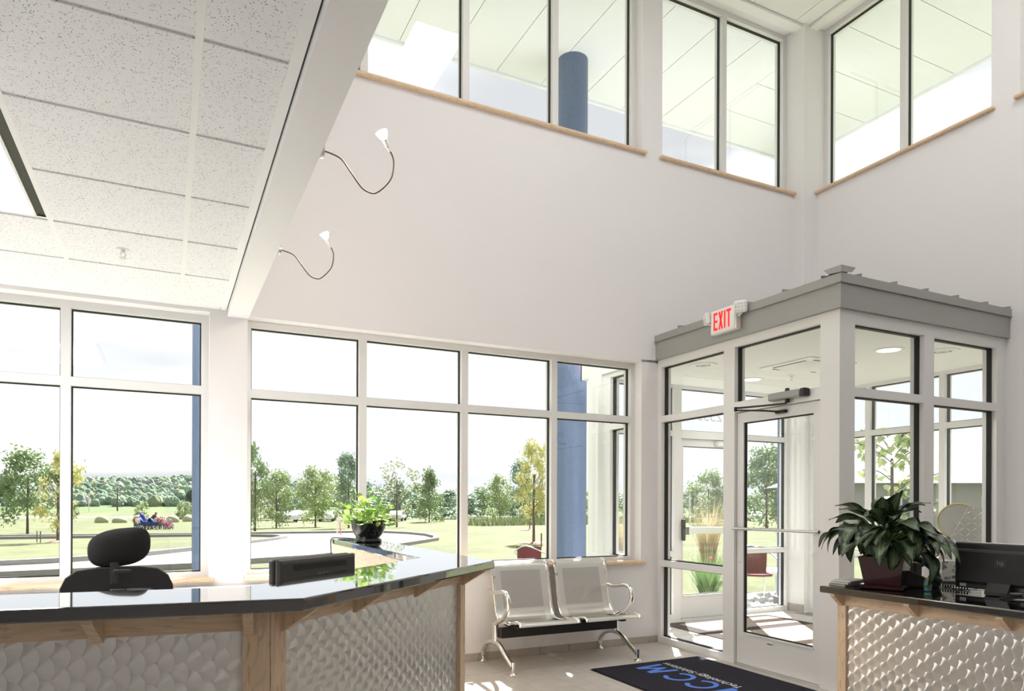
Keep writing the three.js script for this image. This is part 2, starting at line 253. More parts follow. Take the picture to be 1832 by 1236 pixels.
{ // high ceiling
  const g = structGroup('ceiling_001', 'white high ceiling of plain tiles over the clerestory windows', 'ceiling');
  part('ceiling_deck', bx(0.533, 6.33, CEIL_HIGH + 0.03, 6.8, -5.5, 3), M.ceilPlain, g);
  part('perimeter_trim', [bx(0.533, 6.33, CEIL_HIGH - 0.03, CEIL_HIGH, -5.5, -5.385), bx(6.215, 6.33, CEIL_HIGH - 0.03, CEIL_HIGH, -5.385, 3)], M.tee, g);
  const x0s = [], z0s = []; for (let x = 0.533; x < 6.2; x += 0.61) x0s.push(x); for (let z = -5.385; z < 3; z += 1.22) z0s.push(z);
  for (let i = 0; i < x0s.length; i++) for (let j = 0; j < z0s.length; j++) {
    const x1 = Math.min(6.215, x0s[i] + 0.61), z1 = Math.min(3, z0s[j] + 1.22); if (x1 - x0s[i] < 0.06 || z1 - z0s[j] < 0.06) continue;
    if ((i === 3 && (j === 1 || j === 2)) || (i === 7 && (j === 2 || j === 4))) continue;                // lamps
    part('ceiling_tile', bx(x0s[i] + 0.004, x1 - 0.004, CEIL_HIGH, CEIL_HIGH + 0.015, z0s[j] + 0.004, z1 - 0.004), M.ceilPlain, g);
  }
}

// ---------------------------------------------------------------- glazing
// axis: the axis the wall faces; face: where its room side lies; dir: which way is out; u runs along the wall
function glazing(name, label, o) {
  const g = structGroup(name, label, o.category ?? 'window'), { axis, face, dir, u0, u1, y0, y1 } = o, bw = o.bw ?? 0.06, D = 0.115, wg = 0.058;
  const B = (a, b, c, d, w0, w1) => axis === 'z' ? bx(a, b, c, d, Math.min(face + dir * w0, face + dir * w1), Math.max(face + dir * w0, face + dir * w1)) : bx(Math.min(face + dir * w0, face + dir * w1), Math.max(face + dir * w0, face + dir * w1), c, d, a, b);
  const inner = o.inner ?? M.alum, outer = o.outer ?? M.alum, cap = [], gw = o.gw ?? 0.008, g0 = o.g0 ?? 0.044, g1 = o.g1 ?? 0.072;
  const jl = o.jambL ?? 0.05, jr = o.jambR ?? 0.05, head = o.head ?? 0.05, sill = o.sill ?? 0.035;
  const bar = (nm, a, b, c, d) => { part(nm, B(a, b, c, d, 0, wg), inner, g); cap.push(B(a, b, c, d, wg, D)); };
  bar('frame_head', u0, u1, y1 - head, y1); bar('frame_jamb', u0, u0 + jl, y0, y1 - head); bar('frame_jamb', u1 - jr, u1, y0, y1 - head);
  const edges = [[u0 + jl]]; for (const m of o.mullions ?? []) { const [c, w] = Array.isArray(m) ? m : [m, bw]; bar('mullion', c - w / 2, c + w / 2, y0, y1 - head); edges[edges.length - 1].push(c - w / 2); edges.push([c + w / 2]); } edges[edges.length - 1].push(u1 - jr);
  edges.forEach(([a, b], k) => {
    const rails = (o.rails?.[k] ?? o.railsAll ?? []).slice(), skip = o.skip?.[k];
    let lo = y0 + sill; if (skip) lo = skip; else bar('frame_sill', a, b, y0, y0 + sill);
    for (const [r0, r1] of rails) if (r1 > lo) bar('transom', a, b, r0, r1);
    const cuts = [lo, ...rails.filter((r) => r[1] > lo).flat(), y1 - head];
    for (let i = 0; i < cuts.length; i += 2) {
      const c = cuts[i], d = cuts[i + 1]; if (d - c < 0.05) continue;
      part('gasket', [B(a, a + gw, c, d, g0, g1), B(b - gw, b, c, d, g0, g1), B(a + gw, b - gw, c, c + gw, g0, g1), B(a + gw, b - gw, d - gw, d, g0, g1)], M.gasket, g);
      const p = new THREE.PlaneGeometry(b - a - gw, d - c - gw); if (axis === 'x') p.rotateY(Math.PI / 2); p.translate(axis === 'z' ? (a + b) / 2 : face + dir * wg, (c + d) / 2, axis === 'z' ? face + dir * wg : (a + b) / 2);
      part('glass_pane', p, o.glass ?? M.glass, g);
    }
  });
  part('outer_cap', cap, outer, g);
  return { g, B };
}
const TR = [[2.14, 2.2]], TRM = [[0.742, 0.802], [2.14, 2.2]];
const sillBar = (x0, x1, y, z) => rbx(x0, x1, y - 0.034, y, z - 0.115, z + 0.04, 0.014, 3);
{
  const w1 = glazing('window_1', 'aluminium window beside the desk, maple sill below', { axis: 'z', face: -5.61, dir: -1, u0: -2.55, u1: 0.272, y0: 0.8, y1: 2.72, mullions: [-2.283, -1.453, -0.623], railsAll: TR });
  part('window_sill', sillBar(-2.6, 0.31, 0.802, -5.5), M.maple, w1.g, 'maple window sill with rounded nose');
  const w2 = glazing('window_2', 'wide aluminium window behind the bench, maple sill below', { axis: 'z', face: -5.61, dir: -1, u0: 0.53, u1: 4.104, y0: 0.8, y1: 2.72, jambL: 0.036, mullions: [1.42, 2.31, 3.2], railsAll: TR });
  part('window_sill', sillBar(0.505, 4.146, 0.802, -5.5), M.maple, w2.g, 'maple window sill with rounded nose');
  const w3 = glazing('window_3', 'clerestory window with four panes over a maple ledge', { axis: 'z', face: -5.61, dir: -1, u0: 0.533, u1: 4.104, y0: 4.752, y1: CEIL_HIGH, mullions: [1.42, 2.31, 3.2] });
  part('window_sill', sillBar(0.54, 4.14, 4.752, -5.5), M.maple, w3.g, 'maple ledge');
  const w4 = glazing('window_4', 'clerestory window with two panes beside the corner pier', { axis: 'z', face: -5.61, dir: -1, u0: 4.34, u1: 6.137, y0: 4.752, y1: CEIL_HIGH, mullions: [5.24] });
  part('window_sill', sillBar(4.305, 6.17, 4.752, -5.5), M.maple, w4.g, 'maple ledge');
  const sillZ = (z0, z1) => rbx(6.29, 6.445, 4.718, 4.752, z0, z1, 0.014, 3);
  const w5 = glazing('window_5', 'clerestory window over the vestibule, two panes above a maple ledge', { axis: 'x', face: 6.44, dir: 1, u0: -5.36, u1: -3.564, y0: 4.752, y1: CEIL_HIGH, mullions: [-4.447] });
  part('window_sill', sillZ(-5.385, -3.53), M.maple, w5.g, 'maple ledge');
  const w6 = glazing('window_6', 'clerestory window beyond the vestibule, only its ledge end in view', { axis: 'x', face: 6.44, dir: 1, u0: -3.34, u1: -1.55, y0: 4.752, y1: CEIL_HIGH, mullions: [-2.445] });
  part('window_sill', sillZ(-3.375, -1.52), M.maple, w6.g, 'maple ledge');
  const w7 = glazing('window_7', 'clerestory window towards the back of the lobby', { axis: 'x', face: 6.44, dir: 1, u0: -1.33, u1: 0.46, y0: 4.752, y1: CEIL_HIGH, mullions: [-0.435] });
  part('window_sill', sillZ(-1.36, 0.49), M.maple, w7.g, 'maple ledge');
}
// entrance vestibule: four glazed sides, two doors
const VG = { gw: 0.009, g0: 0.04, g1: 0.078 };
{
  glazing('window_8', 'white aluminium screen with door opening between lobby and vestibule', { axis: 'x', face: 4.3, dir: 1, u0: -5.5, u1: -3.44, y0: 0, y1: 2.745, jambL: 0.055, jambR: 0.165, head: 0.07, sill: 0.06, mullions: [[-4.535, 0.13]], rails: [TRM, [[2.122, 2.207]]], skip: [0, 2.12], ...VG });
  glazing('window_9', 'white aluminium glazed side of the vestibule behind the monitor', { axis: 'z', face: -3.44, dir: -1, u0: 4.415, u1: 6.33, y0: 0, y1: 2.745, jambL: 0.045, jambR: 0.13, head: 0.085, sill: 0.06, mullions: [[5.31, 0.12]], railsAll: [[2.135, 2.195]], ...VG });
  glazing('window_10', 'outer glazed front of the vestibule with house number', { axis: 'z', face: -6.44, dir: -1, u0: 4.3, u1: 7.12, y0: 0, y1: 2.75, jambL: 0.06, jambR: 0.045, sill: 0.06, mullions: [[5.325, 0.11], [6.335, 0.075]], rails: [TRM, [[2.12, 2.21]], TRM], skip: [0, 2.12, 0], ...VG, glass: M.glassOut });
  glazing('window_11', 'outer glazed side of the vestibule towards the maple', { axis: 'x', face: 7.2, dir: 1, u0: -6.2, u1: -3.44, y0: 0, y1: 2.75, jambL: 0.05, jambR: 0.12, sill: 0.06, mullions: [-5.39, -4.53], railsAll: TRM, ...VG, glass: M.glassOut });
  glazing('window_12', 'narrow outer pane of the vestibule seen through the bench window', { axis: 'x', face: 4.36, dir: -1, u0: -6.36, u1: -5.75, y0: 0, y1: 2.75, jambL: 0.12, jambR: 0.06, sill: 0.06, railsAll: TRM, ...VG, glass: M.glassOut });
  struct('trim_2', [rbx(4.17, 4.3, -0.1, 2.75, -6.56, -6.36, 0.004, 1), rbx(7.12, 7.32, -0.1, 2.75, -6.56, -6.2, 0.004, 1)], M.whitePaint, 'white corner posts of the entrance vestibule', 'post');
  const tb = structGroup('baseboard_right', 'beige base tiles around the vestibule corner post', 'baseboard');
  part('base_tile', bx(7.1, 7.2, 0, 0.1, -6.44, -6.425), M.baseTiles[0], tb); part('base_tile', bx(7.107, 7.12, 0, 0.1, -6.424, -6.2), M.baseTiles[2], tb);
  struct('ceiling_002', bx(4.415, 7.2, 2.735, 2.75, -6.44, -3.555), M.whitePaint, 'smooth white ceiling of the vestibule', 'ceiling');
  // street number on the transom, put on from outside and so seen from behind
  const font = await new FontLoader().loadAsync('fonts/droid/droid_sans_regular.typeface.json');
  globalThis.fontR = font;
  const num = new TextGeometry('2355', { font, size: 0.13, depth: 0.002, curveSegments: 6 }); num.computeBoundingBox(); num.rotateY(Math.PI); num.translate(6.06, 2.35, -6.502);
  single('house_number', num, std({ color: C(0.55, 0.56, 0.57), roughness: 0.6 }), 'grey numerals 2355 on the glass over the entrance door', 'number');
}
function glassDoor(name, label, axis, face, dir, u0, u1, glassU0, glassU1) {
  const g = structGroup(name, label, 'door'), w0 = 0.03, w1 = 0.075;
  const B = (a, b, c, d, p = w0, q = w1) => axis === 'z' ? bx(a, b, c, d, Math.min(face + dir * p, face + dir * q), Math.max(face + dir * p, face + dir * q)) : bx(Math.min(face + dir * p, face + dir * q), Math.max(face + dir * p, face + dir * q), c, d, a, b);
  part('stile', B(u0, glassU0, 0.012, 2.115), M.alumDoor, g); part('stile', B(glassU1, u1, 0.012, 2.115), M.alumDoor, g);
  part('top_rail', B(glassU0, glassU1, 2.03, 2.115), M.alumDoor, g); part('bottom_rail', [B(glassU0, glassU1, 0.012, 0.275), B(glassU0 - 0.01, glassU1 + 0.01, 0.262, 0.275, w0 - 0.008, w0)], M.alumDoor, g);
  const t = 0.009; part('gasket', [B(glassU0, glassU0 + t, 0.275, 2.03, w0 + 0.012, w1 - 0.012), B(glassU1 - t, glassU1, 0.275, 2.03, w0 + 0.012, w1 - 0.012), B(glassU0, glassU1, 0.275, 0.275 + t, w0 + 0.012, w1 - 0.012), B(glassU0, glassU1, 2.03 - t, 2.03, w0 + 0.012, w1 - 0.012)], M.gasket, g);
  const p = new THREE.PlaneGeometry(glassU1 - glassU0, 1.755); if (axis === 'x') p.rotateY(Math.PI / 2); const m = face + dir * 0.052; p.translate(axis === 'z' ? (glassU0 + glassU1) / 2 : m, 1.1525, axis === 'z' ? m : (glassU0 + glassU1) / 2);
  part('glass_pane', p, M.glassOut, g);
  part('threshold', B(u0, u1, 0, 0.01, -0.01, 0.11), M.satin, g);
  return { g, B };
}
{
  const { g } = glassDoor('door_1', 'white aluminium glass door from lobby to vestibule, closer arm above', 'x', 4.3, 1, -4.465, -3.6, -4.395, -3.688);
  part('push_bar', [tube([[4.285, 1.142, -4.47], [4.285, 1.142, -3.6]], 0.0125, 8, 14), moved(cyl(0.009, 0.009, 0.05, 0, 0, 0, 12).rotateZ(-Math.PI / 2), 4.285, 1.142, -4.44), moved(cyl(0.009, 0.009, 0.05, 0, 0, 0, 12).rotateZ(-Math.PI / 2), 4.285, 1.142, -3.63)], M.satin, g, 'satin push bar');
  part('lock_cylinder', moved(new THREE.SphereGeometry(0.008, 12, 8), 4.328, 0.86, -4.43), M.satin, g);
  part('kick_latch', rbx(4.322, 4.33, 0.222, 0.238, -4.13, -4.07, 0.003, 1), M.satin, g);
  const c = part('closer_body', rbx(4.235, 4.3, 2.155, 2.215, -4.05, -3.74, 0.016, 3), std({ color: C(0.33, 0.33, 0.325), roughness: 0.4, metalness: 0.3 }), g, 'grey door closer');
  part('end_cap', rbx(4.234, 4.3, 2.153, 2.217, -3.74, -3.69, 0.014, 3), M.darkPlastic, c); part('knob', cyl(0.02, 0.014, 0.025, 4.268, 2.213, -3.88, 16), M.darkPlastic, c);
  part('closer_arm', [cyl(0.02, 0.016, 0.03, 4.268, 2.128, -3.88, 14), tube([[4.268, 2.135, -3.88], [4.258, 2.122, -3.9], [4.12, 2.118, -4.2], [4.08, 2.117, -4.23]], 0.008, 16, 8), cyl(0.012, 0.012, 0.035, 4.08, 2.088, -4.23, 12), tube([[4.08, 2.098, -4.23], [4.2, 2.085, -4.08], [4.31, 2.072, -3.98]], 0.007, 12, 8), rbx(4.295, 4.33, 2.06, 2.085, -4.03, -3.93, 0.006, 2)], M.black, g, 'black closer arm');
}
{
  const { g } = glassDoor('door_2', 'outer entrance door of the vestibule with a panic bar', 'z', -6.44, -1, 5.385, 6.295, 5.432, 6.248);
  part('panic_bar', [rbx(5.46, 6.24, 1.0, 1.075, -6.43, -6.375, 0.008, 2), rbx(5.44, 5.465, 0.99, 1.085, -6.44, -6.37, 0.004, 2)], M.satin, g, 'satin panic bar');
  part('latch_case', rbx(5.375, 5.41, 0.92, 1.17, -6.44, -6.39, 0.012, 2), M.black, g, 'dark latch case');
  part('pull_handle', tube([[6.2, 0.85, -6.5], [6.2, 0.85, -6.6], [6.2, 1.25, -6.6], [6.2, 1.25, -6.5]], 0.012, 20, 10, false, 0.1), M.satin, g);
  part('closer_case', rbx(5.9, 6.1, 2.04, 2.1, -6.45, -6.39, 0.01, 2), M.alumDoor, g);
}
{ // sheet-metal roof of the vestibule inside the lobby
  const t = structGroup('trim_3', 'grey sheet-metal roof with fascia over the vestibule', 'roof');
  const a = 4.268, b = -3.408, y = 2.985, k = 0.12;
  part('fascia', [bx(a, 4.3, 2.745, 2.922, -5.498, b), bx(a - 0.012, a + 0.02, 2.922, y, -5.498, b + 0.012)], M.fasciaGrey, t); part('fascia', [bx(4.3, 6.33, 2.745, 2.922, -3.44, b), bx(a + 0.02, 6.33, 2.922, y, -3.44, b + 0.012)], M.fasciaGrey, t);
  part('drip_edge', [bx(a - 0.016, a - 0.01, 2.918, 2.924, -5.498, b + 0.016), bx(a - 0.016, 6.33, 2.918, 2.924, b + 0.01, b + 0.016)], M.roofMetal, t);
  const g = new THREE.BufferGeometry(), q = y + k * 2.07, P = [[a, y, b], [6.33, q, -5.498], [a, y, -5.498], [a, y, b], [6.33, y, b], [6.33, q, -5.498]];
  g.setAttribute('position', new THREE.BufferAttribute(new Float32Array(P.flat()), 3)); g.computeVertexNormals(); const under = g.clone().translate(0, -0.02, 0); part('roof_sheet', [g, under], std({ color: C(0.33, 0.33, 0.315), roughness: 0.4, metalness: 0.35, side: THREE.DoubleSide }), t);
  const rib = (L) => slabXY([[-0.002, 0], [L, 0], [L, 0.026], [0, 0.026]], 0.007), an = Math.atan(k);
  for (const z of [-5.16, -4.72, -4.31, -3.93, -3.57]) part('seam', moved(rib(2.05 * (b - z) / (b + 5.5)), a - 0.006, y - 0.002, z, 0, 0, an), M.roofMetal, t);
  for (const x of [4.47, 4.86, 5.23, 5.61, 6.0, 6.31]) part('seam', moved(moved(rib(2.05 * (x - a) / 2.07), 0, 0, 0, 0, 0, an), x, y - 0.002, b + 0.006, Math.PI / 2), M.roofMetal, t);
  const cap = (r) => moved(slabXY([[-0.005, 0], [0.11, 0.012], [0.15, 0.05], [0, 0.05]], 0.004), 0, 0, 0, r);
  part('hip_cap', [moved(cap(Math.PI / 2), a - 0.02, y, b + 0.02), moved(cap(0), a - 0.02, y, b + 0.016), moved(bx(-0.06, 0.06, 0, 0.012, 0, 2.6), a + 0.02, y + 0.03, b - 0.02, Math.PI - Math.PI / 4, -0.085)], M.fasciaGrey, t);
}
// ---------------------------------------------------------------- outside of the building
{
  const g = structGroup('roof', 'broad white roof overhang with panelled soffit', 'roof');
  part('roof_deck', bx(-3.75, 8.62, 6.8, 7.0, -7.74, 3.25), M.whitePaint, g);
  for (let x = -3.75; x < 6.5; x += 0.61) part('soffit_panel', bx(x + 0.004, Math.min(6.58, x + 0.606), 6.6, 6.62, -7.7, -5.75), M.soffit, g);
  for (let z = -7.7; z < 3; z += 0.61) part('soffit_panel', bx(6.584, 8.58, 6.6, 6.62, z + 0.004, Math.min(3.25, z + 0.606)), M.soffit, g);
  part('soffit_back', [bx(-3.75, 6.58, 6.625, 6.8, -7.7, -5.75), bx(6.58, 8.58, 6.625, 6.8, -7.7, 3.25)], M.grout, g);
  part('roof_fascia', [bx(-3.75, 8.62, 6.57, 6.8, -7.74, -7.7), bx(8.58, 8.62, 6.57, 6.8, -7.7, 3.25)], M.soffit, g);
  const c = structGroup('trim_4', 'white flat canopy outside over the vestibule', 'canopy');
  part('canopy_slab', [bx(4.225, 7.58, 2.75, 3.02, -6.75, -5.75), bx(6.58, 7.58, 2.75, 3.02, -5.75, -3.3)], M.soffit, c);
  part('canopy_fascia', [bx(4.205, 4.225, 2.745, 3.03, -6.77, -5.75), bx(4.205, 7.6, 2.745, 3.03, -6.77, -6.75), bx(7.58, 7.6, 2.745, 3.03, -6.75, -3.3)], M.whitePaint, c);
  const col = thing('round_column', 'round blue column carrying the roof beside the vestibule', 'column', [4.3, -0.15, -7.13]);
  part('shaft', cyl(0.18, 0.18, 6.75, 0, 0, 0, 48), M.blueColumn, col); part('plinth', cyl(0.23, 0.23, 0.2, 0, 0, 0, 48), M.concrete, col);
  dup(col, [0.385, -0.15, -7.13], 0, 'round blue column carrying the roof at the edge of the desk window'); dup(col, [7.92, -0.15, -7.13], 0, 'round blue column beyond the outer corner of the vestibule');
}
// ---------------------------------------------------------------- lamps
const troffer0 = (() => {
  const t = thing('ceiling_light', 'long recessed light with white louvres in the dropped ceiling', 'light', [-0.832, CEIL_LOW, -3.54]);
  part('housing', [bx(-0.305, 0.305, 0.05, 0.058, -0.61, 0.61), bx(-0.305, -0.295, 0, 0.05, -0.61, 0.61), bx(0.238, 0.25, 0, 0.05, -0.61, 0.61), bx(-0.295, 0.238, 0, 0.05, -0.61, -0.6), bx(-0.295, 0.238, 0, 0.05, 0.6, 0.61)], M.tee, t);
  part('shadow_gap', bx(0.25, 0.3, 0.006, 0.05, -0.61, 0.61), M.black, t, 'dark slot along the edge');
  part('diffuser', bx(-0.29, 0.236, 0.038, 0.046, -0.6, 0.6), M.glow, t, 'glowing diffuser');
  for (let i = 0; i < 7; i++) part('louvre', moved(slabXY([[-0.29, 0], [0.236, 0], [0.236, 0.03], [-0.29, 0.03]], 0.006), 0, 0.004, -0.52 + i * 0.172, 0, -0.12), M.glowSoft, t);
  return t;
})();
function areaLight(name, x, y, z, w, h, level) { const l = new THREE.RectAreaLight(new THREE.Color(1, 0.99, 0.985), level, w, h); l.name = name; l.position.set(x, y, z); l.rotation.x = -Math.PI / 2; scene.add(l); }
areaLight('low_troffer_lamp', -0.86, CEIL_LOW - 0.012, -3.54, 0.5, 1.2, TROFFER_LOW);
for (const [x, z, label] of [[-2.052, -3.54, 'long recessed light in the dropped ceiling beside the first one']]) { dup(troffer0, [x, CEIL_LOW, z], 0, label, 'lights in the dropped ceiling'); areaLight('low_troffer_lamp', x - 0.028, CEIL_LOW - 0.012, z, 0.5, 1.2, TROFFER_LOW); }
troffer0.userData.group = 'lights in the dropped ceiling';
const high0 = (() => {
  const t = thing('high_ceiling_light', 'recessed light in the high ceiling over the bench', 'light', [2.668, CEIL_HIGH, -3.555]);
  part('housing', [bx(-0.3, 0.3, 0.028, 0.034, -0.605, 0.605), bx(-0.3, -0.285, -0.004, 0.028, -0.605, 0.605), bx(0.285, 0.3, -0.004, 0.028, -0.605, 0.605), bx(-0.285, 0.285, -0.004, 0.028, -0.605, -0.59), bx(-0.285, 0.285, -0.004, 0.028, 0.59, 0.605)], M.tee, t);
  part('diffuser', bx(-0.285, 0.285, 0.012, 0.02, -0.59, 0.59), M.glow, t, 'glowing diffuser');
  for (const x of [-0.095, 0.095]) part('louvre', bx(x - 0.006, x + 0.006, 0, 0.012, -0.59, 0.59), M.glowSoft, t);
  for (let i = 0; i < 7; i++) part('louvre', bx(-0.285, 0.285, 0, 0.01, -0.45 + i * 0.15 - 0.003, -0.45 + i * 0.15 + 0.003), M.glowSoft, t);
  return t;
})();
const highSpots = [[2.668, -3.555, 0], [2.668, -2.335, 'recessed light in the high ceiling, one tile in from the bench light'], [5.108, -2.335, 'recessed light in the high ceiling near the vestibule roof'], [5.108, 0.105, 'recessed light in the high ceiling over the low counter']];
highSpots.forEach(([x, z, label], i) => { if (i) dup(high0, [x, CEIL_HIGH, z], 0, label, 'lights in the high ceiling'); else high0.userData.group = 'lights in the high ceiling'; areaLight('high_troffer_lamp', x, CEIL_HIGH - 0.008, z, 0.57, 1.18, TROFFER_HIGH); });
{ // two goose-neck lamps on the hidden face of the bulkhead
  const pts = [[0, 0, 0], [0.045, -0.006, 0], [0.083, -0.02, 0], [0.12, -0.064, 0], [0.161, -0.113, 0], [0.195, -0.128, 0], [0.223, -0.123, 0], [0.262, -0.085, 0], [0.287, -0.042, 0], [0.294, 0.017, 0], [0.284, 0.05, 0], [0.27, 0.07, 0]];
  const t = thing('gooseneck_lamp', 'lit lamp on a bent metal neck, higher on the bulkhead edge', 'lamp', [0.533, 2.722, -2.784], 0, 'goose-neck lamps on the bulkhead');
  part('neck', tube(pts, 0.0033, 64, 8), std({ color: C(0.085, 0.072, 0.06), metalness: 0.2, roughness: 0.5 }), t); part('wall_plate', moved(cyl(0.03, 0.03, 0.012, 0, 0, 0, 20).rotateZ(-Math.PI / 2), 0, 0, 0), M.satin, t);
  const h = part('socket', moved(merge([cyl(0.009, 0.012, 0.03, 0, 0, 0, 16), cyl(0.006, 0.006, 0.02, 0, -0.018, 0, 12)]), 0.27, 0.07, 0, 0, 0, 0.45), M.satin, t);
  part('reflector_bulb', moved(lathe([[0.004, 0], [0.012, 0.004], [0.019, 0.015], [0.025, 0.032], [0.0245, 0.034], [0, 0.03]], 24), 0.257, 0.098, 0, 0, 0, 0.45), M.bulb, h, 'glowing reflector bulb');
  const l = (z) => { const p = new THREE.PointLight(new THREE.Color(1, 0.84, 0.7), 0.9); p.name = 'gooseneck_glow'; p.position.set(0.533 + 0.249, 2.722 + 0.118, z); p.castShadow = true; scene.add(p); };
  l(-2.784); l(-3.937); dup(t, [0.533, 2.708, -3.937], 0, 'lit lamp on a bent metal neck, next to the window wall');
}
function sprinkler(label, x, y, z) {
  const t = thing('sprinkler_head', label, 'sprinkler', [x, y, z]);
  part('escutcheon', moved(lathe([[0, -0.004], [0.03, -0.003], [0.036, 0], [0, 0.001]], 24)), M.white, t); part('frame', [cyl(0.01, 0.01, 0.02, 0, -0.02, 0, 12), tube([[0.008, -0.018, 0], [0.014, -0.03, 0], [0, -0.045, 0], [-0.014, -0.03, 0], [-0.008, -0.018, 0]], 0.0022, 20, 6)], M.satin, t); part('deflector', cyl(0.018, 0.018, 0.003, 0, -0.05, 0, 18), M.satin, t);
}
sprinkler('small sprinkler head under the dropped ceiling', -0.225, CEIL_LOW - 0.006, -4.446);
sprinkler('small sprinkler head under the vestibule ceiling', 6.023, 2.735, -5.42);
{ // vestibule ceiling fittings
  const d = thing('downlight', 'round recessed downlight in the vestibule near the outer door', 'light', [5.822, 2.735, -5.79], 0, 'downlights in the vestibule');
  part('rim', moved(lathe([[0.095, 0.0], [0.1, -0.006], [0.125, -0.004], [0.128, 0], [0.095, 0.0]], 36)), M.white, d); part('lens', cyl(0.095, 0.095, 0.004, 0, -0.004, 0, 36), M.glow, d, 'glowing lens');
  dup(d, [5.8, 2.735, -4.13], 0, 'round recessed downlight in the vestibule near the lobby side');
  for (const z of [-5.79, -4.13]) { const s = new THREE.SpotLight(new THREE.Color(1, 0.96, 0.9), 3.2, 0, 1.2, 0.6); s.name = 'downlight_beam'; s.position.set(5.81, 2.725, z); s.target.position.set(5.81, 0, z); s.shadow.radius = 4; s.castShadow = true; scene.add(s, s.target); }
  const v = thing('air_diffuser', 'round slotted air diffuser by the vestibule sidelight', 'vent', [4.79, 2.735, -5.41], 0, 'air diffusers in the vestibule');
  part('rim', moved(lathe([[0.07, -0.002], [0.08, -0.012], [0.13, -0.004], [0.135, 0], [0.07, 0]], 36)), M.white, v); part('core', cyl(0.07, 0.07, 0.003, 0, -0.004, 0, 30), M.black, v); for (const r of [0.03, 0.05]) part('ring', moved(new THREE.TorusGeometry(r, 0.006, 6, 30).rotateX(Math.PI / 2), 0, -0.008, 0), M.white, v);
  dup(v, [6.27, 2.735, -3.94], 0, 'round slotted air diffuser behind the monitor side of the vestibule');
  const c = thing('ceiling_heater', 'square white ceiling cassette in the vestibule', 'heater', [5.72, 2.735, -4.95]);
  part('panel', rbx(-0.32, 0.32, -0.012, 0, -0.32, 0.32, 0.004, 1), M.white, c); part('grille', moved(lathe([[0, -0.06], [0.2, -0.06], [0.3, -0.012]], 4).rotateY(Math.PI / 4)), M.white, c); for (const [x, z, w, dd] of [[0, 0.25, 0.2, 0.012], [0, -0.25, 0.2, 0.012], [0.25, 0, 0.012, 0.2], [-0.25, 0, 0.012, 0.2]]) part('louvre_slot', bx(x - w, x + w, -0.016, -0.011, z - dd, z + dd), M.logoGrey, c); part('badge', bx(0.05, 0.12, -0.0625, -0.06, -0.01, 0.01), M.logoGrey, c);
}
{ // exit sign with two lamp heads
  const t = thing('exit_sign', 'white exit sign with red letters and two lamp heads', 'sign', [4.268, 2.8, -4.51]);
  part('case', rbx(-0.065, 0, 0, 0.205, -0.15, 0.15, 0.012, 3), M.white, t); part('face_plate', rbx(-0.07, -0.064, 0.012, 0.193, -0.138, 0.138, 0.004, 1), M.white, t);
  const s = new THREE.Shape(), bar = (x0, x1, y0, y1) => new THREE.BoxGeometry(x1 - x0, y1 - y0, 0.003).translate((x0 + x1) / 2, (y0 + y1) / 2, 0), skew = (x, w) => moved(new THREE.BoxGeometry(w, 0.15, 0.003), x, 0.075, 0);
  const L = 0.15, E = [bar(0, 0.016, 0, L), bar(0.016, 0.048, 0, 0.02), bar(0.016, 0.046, 0.066, 0.084), bar(0.016, 0.048, L - 0.02, L)];
  const diag = (sg) => { const g = new THREE.BoxGeometry(0.017, 0.156, 0.003); g.rotateZ(sg * 0.235); return g.translate(0.086, 0.075, 0); };
  const X = [diag(1), diag(-1)], I = [bar(0.125, 0.142, 0, L)], T = [bar(0.153, 0.207, L - 0.02, L), bar(0.172, 0.189, 0, L - 0.02)];
  const word = merge([...E, ...X, ...I, ...T]); word.translate(-0.1035, 0, 0); word.rotateY(-Math.PI / 2); word.translate(-0.0705, 0.028, 0); part('letters', word, M.exitRed, t, 'red letters EXIT');
  part('indicator', moved(new THREE.SphereGeometry(0.004, 10, 8), -0.035, 0.06, 0.151), M.exitRed, t, 'red indicator light');
  for (const sg of [-1, 1]) { const a = part('lamp_bracket', [tube([[-0.035, 0.12, sg * 0.15], [-0.05, 0.1, sg * 0.175], [-0.05, 0.115, sg * 0.19]], 0.008, 14, 8), cyl(0.012, 0.012, 0.02, -0.05, 0.105, sg * 0.19, 12)], M.white, t);
    const hd = part('lamp_head', moved(rbx(-0.02, 0.02, -0.05, 0.05, -0.055, 0.055, 0.016, 3), -0.06, 0.165 - (sg < 0 ? 0.01 : 0), sg * 0.2, sg * 0.5, 0, 0.15), M.white, a); const dots = []; for (let i = 0; i < 4; i++) for (let j = 0; j < 3; j++) dots.push(new THREE.SphereGeometry(0.009, 8, 6).scale(0.5, 1, 1).translate(-0.02, -0.025 + j * 0.025, -0.036 + i * 0.024)); part('lenses', moved(merge(dots), -0.06, 0.165 - (sg < 0 ? 0.01 : 0), sg * 0.2, sg * 0.5, 0, 0.15), M.satin, hd); }
}

// ---------------------------------------------------------------- reception counter with stone top
const GT = 1.067, GL = 0.038;
